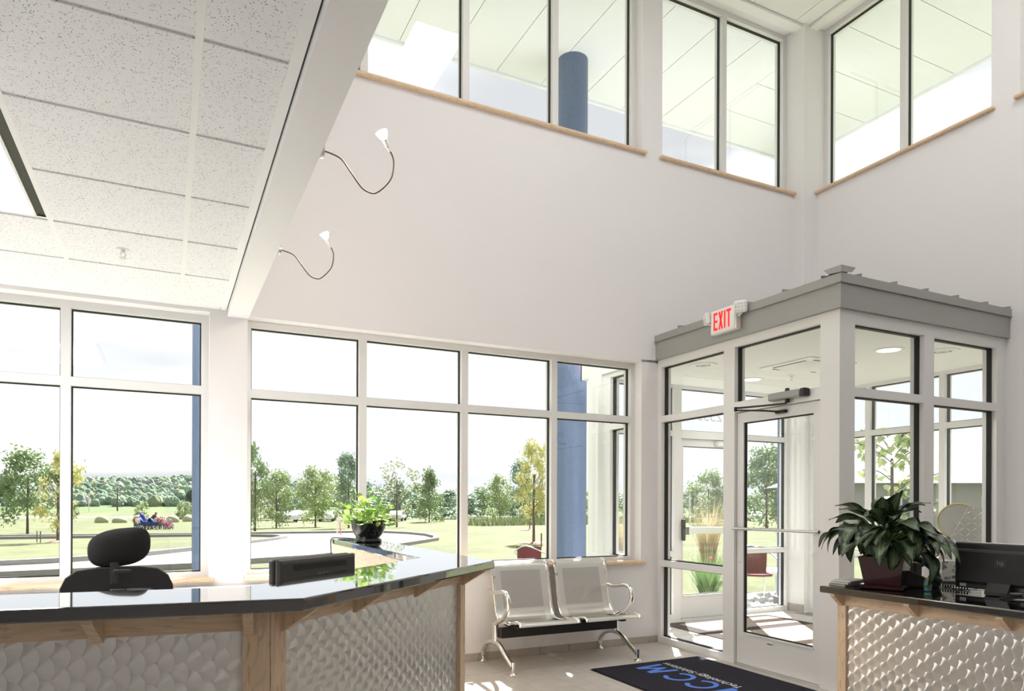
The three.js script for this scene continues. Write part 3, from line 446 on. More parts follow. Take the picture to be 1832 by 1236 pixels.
// engine-turned sheet: overlapping ground spots, each spot lying over the one to its right; u runs round each spot so that its brush marks do
function swirlSheet(L, y0, y1) {
  const dx = 0.038, dy = 0.067, R = 0.0445, seg = 28, pos = [], uv = [], nor = [], cols = Math.ceil(L / dx) + 1;
  const clip = (x, y) => [Math.min(L, Math.max(0, x)), Math.min(y1, Math.max(y0, y))];
  for (let i = 0; i <= cols; i++) for (let j = -1; j <= (y1 - y0) / dy + 1; j++) {
    const cx = i * dx, cy = y0 + j * dy + (i & 1 ? dy / 2 : 0), z = 0.0022 - i * 0.00002 - (j & 1) * 0.000006; if (cx - R > L || cy - R > y1 || cy + R < y0) continue;
    for (let k = 0; k < seg; k++) { const a0 = k / seg * 6.28319, a1 = (k + 1) / seg * 6.28319, P = (a, r, u) => { const [x, y] = clip(cx + Math.cos(a) * r, cy + Math.sin(a) * r); pos.push(x, y, z); uv.push(u, r / R); const c = 0.17; nor.push(Math.cos(a) * c, Math.sin(a) * c, Math.sqrt(1 - c * c)); };
      P(a0, 0.0008, k / seg); P(a0, R, k / seg); P(a1, R, (k + 1) / seg); P(a0, 0.0008, k / seg); P(a1, R, (k + 1) / seg); P(a1, 0.0008, (k + 1) / seg); }
  }
  const g = new THREE.BufferGeometry(); g.setAttribute('position', new THREE.BufferAttribute(new Float32Array(pos), 3)); g.setAttribute('normal', new THREE.BufferAttribute(new Float32Array(nor), 3)); g.setAttribute('uv', new THREE.BufferAttribute(new Float32Array(uv), 2)); return g;
}
{
  const outer = [[-2.4, -2.42], [0.353, -2.07], [1.417, -3.06], [1.417, -5.46]], inner = [[1.14, -5.46], [1.15, -3.385], [0.22, -2.44], [-2.4, -2.77]];
  single('granite_countertop', prism([...outer, ...inner], GT - GL, GT, 0.006), M.granite, 'black polished stone top of the tall angled reception counter', 'countertop');
  const t = thing('reception_counter', 'tall angled maple reception counter with swirled metal panels', 'counter', [0.2, 0, -2.5]);
  const o = (x, z) => [x - 0.2, z + 2.5];
  const F0 = o(-2.4, -2.581), F1 = o(0.283, -2.24), F2 = o(1.325, -3.215), F3 = o(1.325, -5.46);     // face line
  const wallOf = (a, b, y0, y1, d, off = 0, s0 = 0, s1 = 0) => { const dx = b[0] - a[0], dz = b[1] - a[1], L = Math.hypot(dx, dz), g = bx(s0, L - s1, y0, y1, off - d, off); g.rotateY(-Math.atan2(dz, dx)); return g.translate(a[0], 0, a[1]); };
  const AP = 0.955;
  part('post', [wallOf(F0, F1, 0, GT - GL, 0.06, 0.004, Math.hypot(F1[0] - F0[0], F1[1] - F0[1]) - 0.078, 0), wallOf(F1, F2, 0, GT - GL, 0.06, 0.004, 0, Math.hypot(F2[0] - F1[0], F2[1] - F1[1]) - 0.07)], M.mapleUp, t);
  part('post', wallOf(F1, F2, 0, GT - GL, 0.09, 0.004, Math.hypot(F2[0] - F1[0], F2[1] - F1[1]) - 0.055, 0), M.mapleUp, t);
  part('apron', wallOf(F0, F1, AP, GT - GL, 0.03, 0, 0, 0.075), M.maple, t); part('apron', wallOf(F1, F2, AP, GT - GL, 0.03, 0, 0.07, 0.055), M.maple, t); part('apron', wallOf(F2, F3, AP, GT - GL, 0.03), M.maple, t);
  part('base_rail', wallOf(F0, F1, 0, 0.1, 0.03, 0, 0, 0.075), M.maple, t); part('base_rail', wallOf(F1, F2, 0, 0.1, 0.03, 0, 0.07, 0.055), M.maple, t);
  for (const [a, b, s0, s1] of [[F0, F1, 0, 0.078], [F1, F2, 0.07, 0.055]]) { const dx = b[0] - a[0], dz = b[1] - a[1], L = Math.hypot(dx, dz), p = part('swirl_panel', wallOf(a, b, 0.1, AP, 0.02, -0.015, s0, s1), M.swirlBack, t, 'engine-turned metal panel'); part('ground_spots', swirlSheet(L - s0 - s1, 0.1, AP).translate(s0, 0, -0.0148).rotateY(-Math.atan2(dz, dx)).translate(a[0], 0, a[1]), M.swirl, p); }
  part('side_panel', wallOf(F2, F3, 0, AP, 0.03, 0, 0.03), M.maplePale, t);
  part('inner_panel', [bx(1.15 - 0.2, 1.17 - 0.2, 0, GT - GL, -5.46 + 2.5, -3.4 + 2.5)], M.maplePale, t, 'pale inner board');
  // corbels under the overhang
  const L1 = Math.hypot(F1[0] - F0[0], F1[1] - F0[1]), L2 = Math.hypot(F2[0] - F1[0], F2[1] - F1[1]);
  const corbel = (a, b, s, len) => { const dx = b[0] - a[0], dz = b[1] - a[1], L = Math.hypot(dx, dz), g = slabXY([[0, 0], [0, -0.085], [0.012, -0.085], [len, -0.012], [len, 0]], 0.028); g.translate(0, 0, -0.014); g.rotateY(-Math.PI / 2); g.rotateY(-Math.atan2(dz, dx)); return g.translate(a[0] + dx / L * s, GT - GL - 0.001, a[1] + dz / L * s); };
  for (const s of [L1 - 2.2, L1 - 1.33, L1 - 0.46, L1 - 0.06]) part('corbel', corbel(F0, F1, s, 0.14), M.mapleUp, t);
  for (const s of [0.06, 0.46, 0.92, L2 - 0.03]) part('corbel', corbel(F1, F2, s, 0.13), M.mapleUp, t);
  // work surface inside the counter
  single('counter_desk', prism([[-2.3, -3.1], [-2.3, -2.65], [0.2, -2.36], [1.12, -3.3], [1.12, -4.1], [0.78, -4.1], [0.78, -3.5], [0.1, -2.85]], 0.71, 0.74), M.deskWhite, 'white work surface behind the tall counter front', 'desk');
}
{ // desk along the window
  const t = thing('window_desk', 'long white desk under the window sill', 'desk', [-0.9, 0, -5.08]);
  part('desktop', rbx(-1.7, 1.98, 0.715, 0.74, -0.41, 0.36, 0.004, 1), M.deskWhite, t); for (const x of [-1.6, 0.2, 1.9]) part('leg', bx(x, x + 0.05, 0, 0.715, -0.36, 0.3), M.white, t);
  const r = rng(9); for (const [x, z, a, g] of [[0.12, -5.2, 0.2], [0.28, -5.15, -0.3], [0.22, -5.3, 0.6], [0.5, -5.2, 0.1]]) single('paper_sheet', bx(-0.105, 0.105, 0, 0.002, -0.148, 0.148), M.paper, 'loose white sheet on the desk under the window', 'paper', [x, 0.7402 + r() * 0.003, z], a, 'sheets on the window desk');
}
{ // office chair seen from behind
  const t = thing('office_chair', 'black mesh office chair with a headrest', 'chair', [-0.2, 0, -3.72]);
  const hg = new THREE.SphereGeometry(1, 40, 28); { const p = hg.attributes.position; for (let i = 0; i < p.count; i++) { const x = p.getX(i), y = p.getY(i), z = p.getZ(i), sq = (v, e) => Math.sign(v) * Math.pow(Math.abs(v), e), w = 0.135 * (1 + 0.12 * (y - 0.0) + 0.05 * x); p.setXYZ(i, sq(x, 0.72) * 0.128 + 0.02 * y * (1 - Math.abs(x)), sq(y, 0.78) * 0.088 * (1 + 0.06 * x) + 0.016 * x, z * 0.035 - x * x * 0.035); } hg.computeVertexNormals(); }
  part('headrest', moved(hg, 0.003, 1.136, 0.05), M.blackSoft, t, 'black upholstered headrest');
  part('headrest_stalk', [rbx(-0.032, 0.004, 0.97, 1.08, 0.05, 0.075, 0.006), rbx(-0.02, 0.055, 1.018, 1.038, 0.05, 0.09, 0.008)], M.darkPlastic, t);
  const back = (k) => { const p = []; for (let i = 0; i <= 40; i++) { const a = i / 40 * Math.PI * 2, c = Math.cos(a), s = Math.sin(a), e = (v) => Math.sign(v) * Math.pow(Math.abs(v), 0.5); p.push([e(c) * 0.225 * k * (s > 0 ? 0.9 : 1), 0.74 + e(s) * 0.285 * k, 0.03 + 0.05 * (1 - Math.abs(c)) * 0.4]); } return p; };
  part('back_frame', tube(back(1).slice(0, 40), 0.021, 80, 10, true), M.black, t); const sh = new THREE.Shape(back(0.96).map((p) => V2(p[0], p[1]))); part('back_mesh', new THREE.ExtrudeGeometry(sh, { depth: 0.004, bevelEnabled: false }).translate(0, 0, 0.048), std({ color: C(0.45, 0.45, 0.47), roughness: 0.8 }), t, 'grey mesh back');
  part('upper_band', new THREE.ExtrudeGeometry(new THREE.Shape([[-0.222, 0.9], [-0.22, 0.955], [-0.2, 1.0], [-0.16, 1.03], [-0.08, 1.042], [0.08, 1.042], [0.16, 1.03], [0.2, 1.0], [0.22, 0.955], [0.222, 0.9], [0.18, 0.9], [0.165, 0.935], [0.13, 0.95], [0.03, 0.955], [-0.02, 0.945], [-0.14, 0.945], [-0.18, 0.9]].map(([x, y]) => V2(x, y))), { depth: 0.03, bevelEnabled: true, bevelSize: 0.006, bevelThickness: 0.006, bevelSegments: 2 }).translate(0, 0, 0.035), M.black, t); part('yoke', [rbx(-0.035, 0.035, 0.45, 0.95, 0.06, 0.09, 0.01)], M.black, t);
  part('seat', rbx(-0.25, 0.25, 0.43, 0.51, -0.5, 0.0, 0.035, 4), M.blackSoft, t);
  for (const s of [-1, 1]) part('armrest', [rbx(s * 0.3 - 0.035, s * 0.3 + 0.035, 0.68, 0.705, -0.35, -0.08, 0.01), rbx(s * 0.3 - 0.015, s * 0.3 + 0.015, 0.46, 0.68, -0.25, -0.19, 0.006), bx(Math.min(s * 0.2, s * 0.3), Math.max(s * 0.2, s * 0.3), 0.44, 0.46, -0.25, -0.19)], M.black, t);
  part('gas_lift', cyl(0.028, 0.025, 0.34, 0, 0.1, -0.25, 16), M.black, t);
  for (let i = 0; i < 5; i++) { const a = i * Math.PI * 2 / 5 + 0.3, g = part('base_arm', moved(rbx(0, 0.29, 0.07, 0.11, -0.022, 0.022, 0.008), 0, 0, -0.25, a), M.black, t); part('caster', moved(cyl(0.03, 0.03, 0.04, 0, 0, 0, 16).rotateX(Math.PI / 2).translate(0, 0.03, -0.02), Math.cos(a) * 0.28, 0, -0.25 - Math.sin(a) * 0.28), M.black, g); }
}
function logo(text, size, depth) { const g = new TextGeometry(text, { font: globalThis.fontR, size, depth, curveSegments: 5 }); g.computeBoundingBox(); const b = g.boundingBox; return g.translate(-(b.min.x + b.max.x) / 2, -(b.min.y + b.max.y) / 2, 0); }
{ // monitor behind the tall counter, its back to the lobby
  const x0 = 0.378, z0 = -2.853, x1 = 0.734, z1 = -3.137, an = Math.atan2(-(z1 - z0), x1 - x0);
  const t = thing('computer_monitor', 'dark grey monitor behind the tall reception counter', 'monitor', [(x0 + x1) / 2, 0.74, (z0 + z1) / 2], an);
  const w = Math.hypot(x1 - x0, z1 - z0) / 2 + 0.008;
  part('bezel', rbx(-w, w, 0.08, 0.38, -0.03, 0, 0.012, 3), M.greyPlastic, t);
  const back = part('back_shell', slabXY([[-w + 0.001, 0.082], [w - 0.001, 0.082], [w - 0.001, 0.379], [-w + 0.001, 0.379]], 0.034, 0.016), M.greyPlastic, t);
  part('vents', Array.from({ length: 30 }, (_, i) => moved(new THREE.BoxGeometry(0.0045, 0.026, 0.002), -w + 0.075 + i * (2 * w - 0.15) / 29, 0.343, 0.0342, 0, 0, 0.45)), M.black, back);
  part('logo', logo('DELL', 0.034, 0.001).translate(0.03, 0.298, 0.0342), M.logoGrey, back, 'grey embossed DELL mark'); part('screen', bx(-w + 0.02, w - 0.02, 0.1, 0.365, -0.032, -0.03), M.blackGloss, t);
  part('stand', [rbx(-0.05, 0.05, 0.01, 0.2, 0.005, 0.03, 0.006), rbx(-0.12, 0.12, 0, 0.014, -0.09, 0.1, 0.006)], M.darkPlastic, t);
}
{ // leafy plant in a black glazed bowl at the far end of the counter
  const t = thing('potted_plant', 'bright green bushy plant in a black glazed bowl on the tall counter', 'plant', [1.29, GT, -4.93]), r = rng(33);
  part('bowl', lathe([[0, 0.012], [0.05, 0.012], [0.085, 0.0], [0.095, 0.004], [0.092, 0.02], [0.075, 0.028], [0.1, 0.055], [0.118, 0.1], [0.122, 0.14], [0.128, 0.15], [0.126, 0.156], [0.116, 0.15], [0.11, 0.13], [0, 0.13]], 48), M.blackGloss, t, 'black glazed bowl'); part('soil', cyl(0.11, 0.11, 0.005, 0, 0.128, 0, 30), M.soil, t);
  const lg = (() => { const s = new THREE.Shape(); s.moveTo(0, 0); s.bezierCurveTo(0.3, 0.15, 0.5, 0.55, 0.34, 0.85); s.bezierCurveTo(0.25, 0.97, 0.1, 1, 0, 1); s.bezierCurveTo(-0.1, 1, -0.25, 0.97, -0.34, 0.85); s.bezierCurveTo(-0.5, 0.55, -0.3, 0.15, 0, 0); const g = new THREE.ShapeGeometry(s, 5), p = g.attributes.position; for (let i = 0; i < p.count; i++) p.setZ(i, -0.25 * p.getX(i) ** 2 - 0.12 * p.getY(i) ** 2); g.computeVertexNormals(); return g; })();
  const stems = [];
  for (let s = 0; s < 288; s++) { // a dome of leaves that hangs over the rim, with two taller shoots
    const a = s * 2.399 + r() * 0.3, tall = s % 12 === 0, q = Math.pow(r(), 0.45), el = s < 90 ? -0.25 + 0.45 * r() : Math.asin(0.05 + 0.93 * r()), rad = 0.195 * q, x = Math.cos(a) * Math.cos(el) * rad + (tall ? -0.03 : 0), z = Math.sin(a) * Math.cos(el) * rad, y = 0.14 + Math.sin(el) * 0.185 * q + (tall ? 0.07 + 0.05 * r() : 0);
    if (s % 7 === 0) stems.push(tube([[x * 0.2, 0.125, z * 0.2], [x * 0.6, 0.13 + (y - 0.13) * 0.7, z * 0.6], [x, y, z]], 0.0022, 8, 5));
    const lf = part('leaf', lg, M.smallLeaf[s % 5 === 0 ? 2 : s % 2], t); lf.position.set(x, y, z); lf.scale.setScalar(0.034 + 0.018 * r()); lf.rotation.set(0.5 + r() * 1.6, Math.PI / 2 - a + (r() - 0.5) * 2.4, (r() - 0.5) * 0.9, 'YXZ');
  }
  part('stems', stems, M.stem, t);
  single('power_cord', tube([[1.4, GT + 0.006, -5.06], [1.3, GT + 0.006, -5.25], [1.2, GT + 0.008, -5.4], [1.135, GT + 0.002, -5.44], [1.13, GT - 0.08, -5.43], [1.132, GT - 0.22, -5.43]], 0.004, 40, 8), M.black, 'thin black cord over the end of the tall counter', 'cord');
}

// ---------------------------------------------------------------- waiting bench
{
  const t = thing('waiting_bench', 'two-seat steel waiting bench with chrome arms under the window', 'bench', [3.03, 0, -5.17]);
  const prof = [[0.30, 0.372], [0.292, 0.392], [0.262, 0.4], [0.2, 0.392], [0.05, 0.362], [-0.06, 0.356], [-0.12, 0.376], [-0.155, 0.43], [-0.175, 0.5], [-0.215, 0.66], [-0.245, 0.78], [-0.262, 0.822], [-0.285, 0.838], [-0.31, 0.83]];
  const curve = new THREE.CatmullRomCurve3(prof.map(([z, y]) => V3(0, y, z)), false, 'catmullrom', 0.5), N = 60, cp = curve.getSpacedPoints(N);
  const shell = (x0, x1, off, i0 = 0, i1 = N) => { const pos = [], uv = [], idx = [], nrm = []; const L = curve.getLength(); for (let i = i0; i <= i1; i++) { const tg = curve.getTangentAt(i / N), n = V3(0, -tg.z, tg.y); for (const [x, u] of [[x0, 0], [x1, x1 - x0]]) { pos.push(x, cp[i].y + n.y * off, cp[i].z + n.z * off); uv.push(u, i / N * L); } } for (let i = 0; i < i1 - i0; i++) { const a = i * 2; idx.push(a, a + 2, a + 1, a + 1, a + 2, a + 3); } const g = new THREE.BufferGeometry(); g.setAttribute('position', new THREE.BufferAttribute(new Float32Array(pos), 3)); g.setAttribute('uv', new THREE.BufferAttribute(new Float32Array(uv), 2)); g.setIndex(idx); g.computeVertexNormals(); return g; };
  for (const [a, b] of [[-0.545, -0.012], [0.066, 0.6]]) {
    const s = part('seat_shell', [shell(a + 0.012, b - 0.012, 0), shell(a + 0.012, b - 0.012, -0.006)], std({ color: C(0.78, 0.765, 0.73), metalness: 1, roughness: 0.3, side: THREE.DoubleSide }), t, 'perforated steel seat');
    part('perforation', [shell(a + 0.075, b - 0.075, 0.0012, 4, 22), shell(a + 0.075, b - 0.075, 0.0012, 25, 31), shell(a + 0.075, b - 0.075, 0.0012, 33, 53)], std({ map: perf, metalness: 1, roughness: 0.32, side: THREE.DoubleSide }), s);
    for (const x of [a, b]) part('side_rail', new THREE.TubeGeometry(new THREE.CatmullRomCurve3(cp.map((p) => V3(x, p.y, p.z))), 60, 0.013, 10), M.chrome, s);
    part('clip', [0.11, 0.24, 0.83, 0.93].flatMap((f) => [a, b].map((x) => { const p = curve.getPointAt(f); return moved(rbx(-0.012, 0.012, -0.014, 0.014, -0.018, 0.018, 0.004, 1), x, p.y + 0.004, p.z + 0.006); })), M.chrome, s);
  }
  part('beam', rbx(-0.585, 0.553, 0.243, 0.327, -0.03, 0.025, 0.004, 1), M.black, t, 'black steel beam'); part('seat_bracket', [-0.5, -0.06, 0.11, 0.5].map((x) => bx(x, x + 0.05, 0.327, 0.358, -0.12, 0.16)), M.black, t);
  for (const x of [-0.603, 0.585]) {
    const leg = part('leg_arch', [new THREE.TubeGeometry(new THREE.CatmullRomCurve3([[-0.297, 0.055], [-0.29, 0.1], [-0.22, 0.165], [-0.1, 0.2], [0.02, 0.195], [0.14, 0.13], [0.25, 0.075], [0.283, 0.06]].map(([z, y]) => V3(x, y, z))), 50, 0.021, 12), rbx(x - 0.02, x + 0.02, 0.18, 0.37, -0.075, -0.02, 0.014, 3), cyl(0.016, 0.018, 0.075, x, 0.03, 0.283, 14)], M.chrome, t, 'chrome arched leg');
    for (const z of [-0.297, 0.283]) part('foot', moved(lathe([[0, 0.0], [0.03, 0.0], [0.033, 0.005], [0.026, 0.016], [0.009, 0.024], [0.007, 0.05], [0, 0.05]], 24), x, 0, z), M.chrome, leg);
    part('armrest', [new THREE.TubeGeometry(new THREE.CatmullRomCurve3([[-0.05, 0.34], [-0.01, 0.37], [0.1, 0.42], [0.185, 0.5], [0.2, 0.56], [0.17, 0.615], [0.1, 0.632], [0, 0.617], [-0.1, 0.607], [-0.165, 0.612]].map(([z, y]) => V3(x, y, z))), 60, 0.019, 12), new THREE.SphereGeometry(0.019, 12, 8).translate(x, 0.612, -0.165)], M.chrome, t, 'chrome loop armrest');
  }
}
// ---------------------------------------------------------------- mats
{
  const X0 = 3.075, X1 = 4.2, Z0 = -4.8, Z1 = -2.97, t = thing('logo_mat', 'dark navy carpet mat with blue letters in front of the door', 'mat', [(X0 + X1) / 2, 0, (Z0 + Z1) / 2]);
  const hx = (X1 - X0) / 2, hz = (Z1 - Z0) / 2; part('rubber_edge', rbx(-hx, hx, 0.0005, 0.004, -hz, hz, 0.001, 1), M.black, t); part('pile', rbx(-hx + 0.012, hx - 0.012, 0.002, 0.011, -hz + 0.012, hz - 0.012, 0.003, 2), M.matNavy, t);
  // print read by someone coming in: right is -z, up is -x
  const bold = await new FontLoader().loadAsync('fonts/droid/droid_sans_bold.typeface.json');
  const lay = (text, font, size, xBase, zStart, sx = 1) => { const g = new TextGeometry(text, { font, size, depth: 0.0012, curveSegments: 8 }); g.scale(sx, 1, 1); g.rotateX(-Math.PI / 2); g.rotateY(Math.PI / 2); return g.translate(xBase, 0.0108, zStart); };
  // big letters drawn as strokes
  const H = 0.262, arc = (w) => { const o = [], n = 30; for (let i = 0; i <= n; i++) { const a = 0.62 + i / n * (Math.PI * 2 - 1.24); o.push([Math.cos(a), Math.sin(a)]); } const s = new THREE.Shape(), th = 0.3; o.forEach(([c, q], i) => { const x = w + c * w, y = (q * 0.5 + 0.5) * H; i ? s.lineTo(x, y) : s.moveTo(x, y); }); o.slice().reverse().forEach(([c, q]) => s.lineTo(w + c * w * (1 - th), (q * (1 - th) * 0.5 + 0.5) * H)); return s; };
  const poly = (a, k) => new THREE.Shape(a.map(([x, y]) => V2(x * k, y * H)));
  const N = poly([[0, 0], [0.062, 0], [0.062, 0.62], [0.2, 0], [0.262, 0], [0.262, 1], [0.2, 1], [0.2, 0.38], [0.062, 1], [0, 1]], 0.84), Mm = poly([[0, 0], [0.06, 0], [0.085, 0.68], [0.155, 0.12], [0.185, 0.12], [0.255, 0.68], [0.28, 0], [0.34, 0], [0.3, 1], [0.235, 1], [0.17, 0.46], [0.105, 1], [0.04, 1]], 0.75);
  const put = (s, z) => { const g = new THREE.ExtrudeGeometry(s, { depth: 0.0012, bevelEnabled: false, curveSegments: 8 }); g.rotateX(-Math.PI / 2); g.rotateY(Math.PI / 2); return g.translate(0.048, 0.0108, z); };
  part('letters', [put(N, 0.265), put(arc(0.112), -0.02), put(arc(0.112), -0.27), put(Mm, -0.545)], M.matBlue, t, 'blue letters NCCM');
  const small = lay('Technology Solutions', globalThis.fontR, 0.064, 0.137, 0); small.computeBoundingBox(); const sl = 0.87 / (small.boundingBox.max.z - small.boundingBox.min.z); small.scale(1, 1, sl); small.translate(0, 0, 0.065);
  part('small_print', small, M.matWhite, t, 'small white words Technology Solutions');
}
{
  const t = thing('entrance_mat', 'beige carpet mat with brown border inside the vestibule', 'mat', [5.86, 0, -5.33]);
  part('border', rbx(-0.9, 0.7, 0.0005, 0.008, -0.94, 0.8, 0.002, 1), M.matBrown, t); part('pile', [rbx(-0.74, 0.6, 0.004, 0.012, -0.82, -0.36, 0.002, 1), rbx(-0.74, 0.6, 0.004, 0.012, -0.2, 0.7, 0.002, 1)], M.matBeige, t);
}
// ---------------------------------------------------------------- low counter by the entrance and what stands on it
const LT = 0.914;
{
  single('granite_countertop', prism([[3.11, -2.605], [4.12, -2.605], [4.12, 0.2], [3.11, 0.2]], LT - 0.036, LT, 0.006), M.granite, 'black polished stone top of the low counter by the entrance', 'countertop');
  const t = thing('reception_counter', 'low maple counter with swirled metal front by the entrance', 'counter', [3.19, 0, -2.56]), top = LT - 0.036;
  part('post', bx(0, 0.05, 0, top, 0, 0.05), M.mapleUp, t); part('post', bx(0, 0.05, 0, top, 2.65, 2.72), M.mapleUp, t);
  part('apron', bx(0, 0.03, top - 0.062, top, 0.05, 2.65), M.maple, t); part('base_rail', bx(0, 0.03, 0, 0.3, 0.05, 2.65), M.maple, t);
  { const p = part('swirl_panel', bx(0.015, 0.03, 0.3, top - 0.062, 0.05, 2.65), M.swirlBack, t, 'engine-turned metal panel'); part('ground_spots', swirlSheet(2.6, 0.3, top - 0.062).rotateY(-Math.PI / 2).translate(0.0148, 0, 0.05), M.swirl, p); } part('end_panel', bx(0.05, 0.9, 0, top, 0, 0.03), M.maple, t);
  for (const z of [0.012, 0.42, 0.83, 1.25, 1.9]) { const g = slabXY([[0, 0], [0, -0.062], [-0.008, -0.062], [-0.072, -0.01], [-0.072, 0]], 0.026); part('corbel', g.translate(0, top - 0.001, z), M.mapleUp, t); }
}
{ // big variegated plant in a square maroon pot
  const t = thing('potted_plant', 'large dark variegated plant in a square maroon pot on the low counter', 'plant', [3.315, LT, -2.375], 0.42), r = rng(812);
  const sq = (pts) => { const g = lathe(pts.map(([x, y]) => [x * 1.414, y]), 4); g.rotateY(Math.PI / 4); return toCreasedNormals(g, 0.5); };
  part('pot', sq([[0, 0.022], [0.078, 0.022], [0.082, 0.026], [0.104, 0.155], [0.107, 0.165], [0.1, 0.166], [0.094, 0.15], [0, 0.15]]), M.maroon, t, 'glazed maroon pot'); part('saucer', sq([[0, 0.001], [0.094, 0.001], [0.1, 0.006], [0.104, 0.02], [0.098, 0.024], [0, 0.022]]), M.maroon, t, 'maroon saucer'); part('soil', bx(-0.092, 0.092, 0.148, 0.152, -0.092, 0.092), M.soil, t);
  const blade = (bend, fold) => { const n = 12, m = 6, pos = [], uv = [], idx = []; let y = 0, z = 0, a = 0.15; for (let i = 0; i <= n; i++) { const f = i / n, w = 0.5 * Math.pow(Math.sin(Math.PI * Math.pow(f, 0.72)), 0.85) * 0.47 + 0.002; if (i) { a -= bend / n; y += Math.sin(a + 0.5) / n; z += Math.cos(a + 0.5) / n; } for (let j = 0; j <= m; j++) { const s = (j / m - 0.5) * 2; pos.push(s * w, y + Math.abs(s) * w * fold - 0.02 * Math.sin(f * 9 + j), z); uv.push(j / m, f); } } for (let i = 0; i < n; i++) for (let j = 0; j < m; j++) { const k = i * (m + 1) + j; idx.push(k, k + 1, k + m + 1, k + 1, k + m + 2, k + m + 1); } const g = new THREE.BufferGeometry(); g.setAttribute('position', new THREE.BufferAttribute(new Float32Array(pos), 3)); g.setAttribute('uv', new THREE.BufferAttribute(new Float32Array(uv), 2)); g.setIndex(idx); g.computeVertexNormals(); return g; };
  const blades = [blade(1.1, 0.35), blade(1.7, 0.3), blade(2.3, 0.25), blade(0.7, 0.4), blade(2.7, 0.2)], stems = [];
  const add = (a, reach, hh, len, tilt, v, mat) => { const x = Math.cos(a) * reach, z = Math.sin(a) * reach; stems.push(tube([[Math.cos(a) * 0.03, 0.15, Math.sin(a) * 0.03], [x * 0.35, 0.15 + (hh - 0.15) * 0.6, z * 0.35], [x, hh, z]], 0.0045, 10, 6)); const l = part('leaf', blades[v], mat ?? M.agl[Math.floor(r() * 3)], t); l.position.set(x, hh, z); l.scale.setScalar(len * 0.93); l.rotation.set(tilt, Math.PI / 2 - a + (r() - 0.5) * 0.5, (r() - 0.5) * 0.5, 'YXZ'); };
  for (let i = 0; i < 26; i++) { const a = i * 2.399 + r() * 0.4; add(a, 0.1 + 0.05 * r(), 0.23 + 0.08 * r(), 0.19 + 0.06 * r(), 0.0 + 0.38 * r(), 1 + Math.floor(r() * 1.4)); }
  for (let i = 0; i < 22; i++) { const a = i * 2.399 + 0.7 + r() * 0.4; add(a, 0.06 + 0.05 * r(), 0.27 + 0.06 * r(), 0.19 + 0.06 * r(), -0.1 + 0.4 * r(), Math.floor(r() * 2)); }
  for (let i = 0; i < 13; i++) { const a = i * 2.399 + 1.9 + r() * 0.5; add(a, 0.03 + 0.05 * r(), 0.32 + 0.04 * r(), 0.16 + 0.05 * r(), -0.5 + 0.5 * r(), i % 3 ? 0 : 3); }
  for (let i = 0; i < 7; i++) { const a = i * 0.9 + r() * 0.4; if (a > 3.6 && a < 5.6) continue; add(a, 0.13 + 0.03 * r(), 0.22 + 0.03 * r(), 0.16 + 0.04 * r(), 0.7 + 0.3 * r(), 2); }
  add(2.5, 0.05, 0.34, 0.21, -0.75, 3); add(3.0, 0.05, 0.33, 0.2, -0.6, 3); add(5.1, 0.2, 0.27, 0.25, 0.15, 1); add(5.4, 0.17, 0.3, 0.24, -0.1, 1); add(1.6, 0.16, 0.25, 0.25, 0.3, 1); add(2.1, 0.17, 0.2, 0.24, 0.6, 2); add(3.3, 0.06, 0.27, 0.1, 0.2, 0, M.leafYellow);
  part('stems', stems, M.stem, t);
}
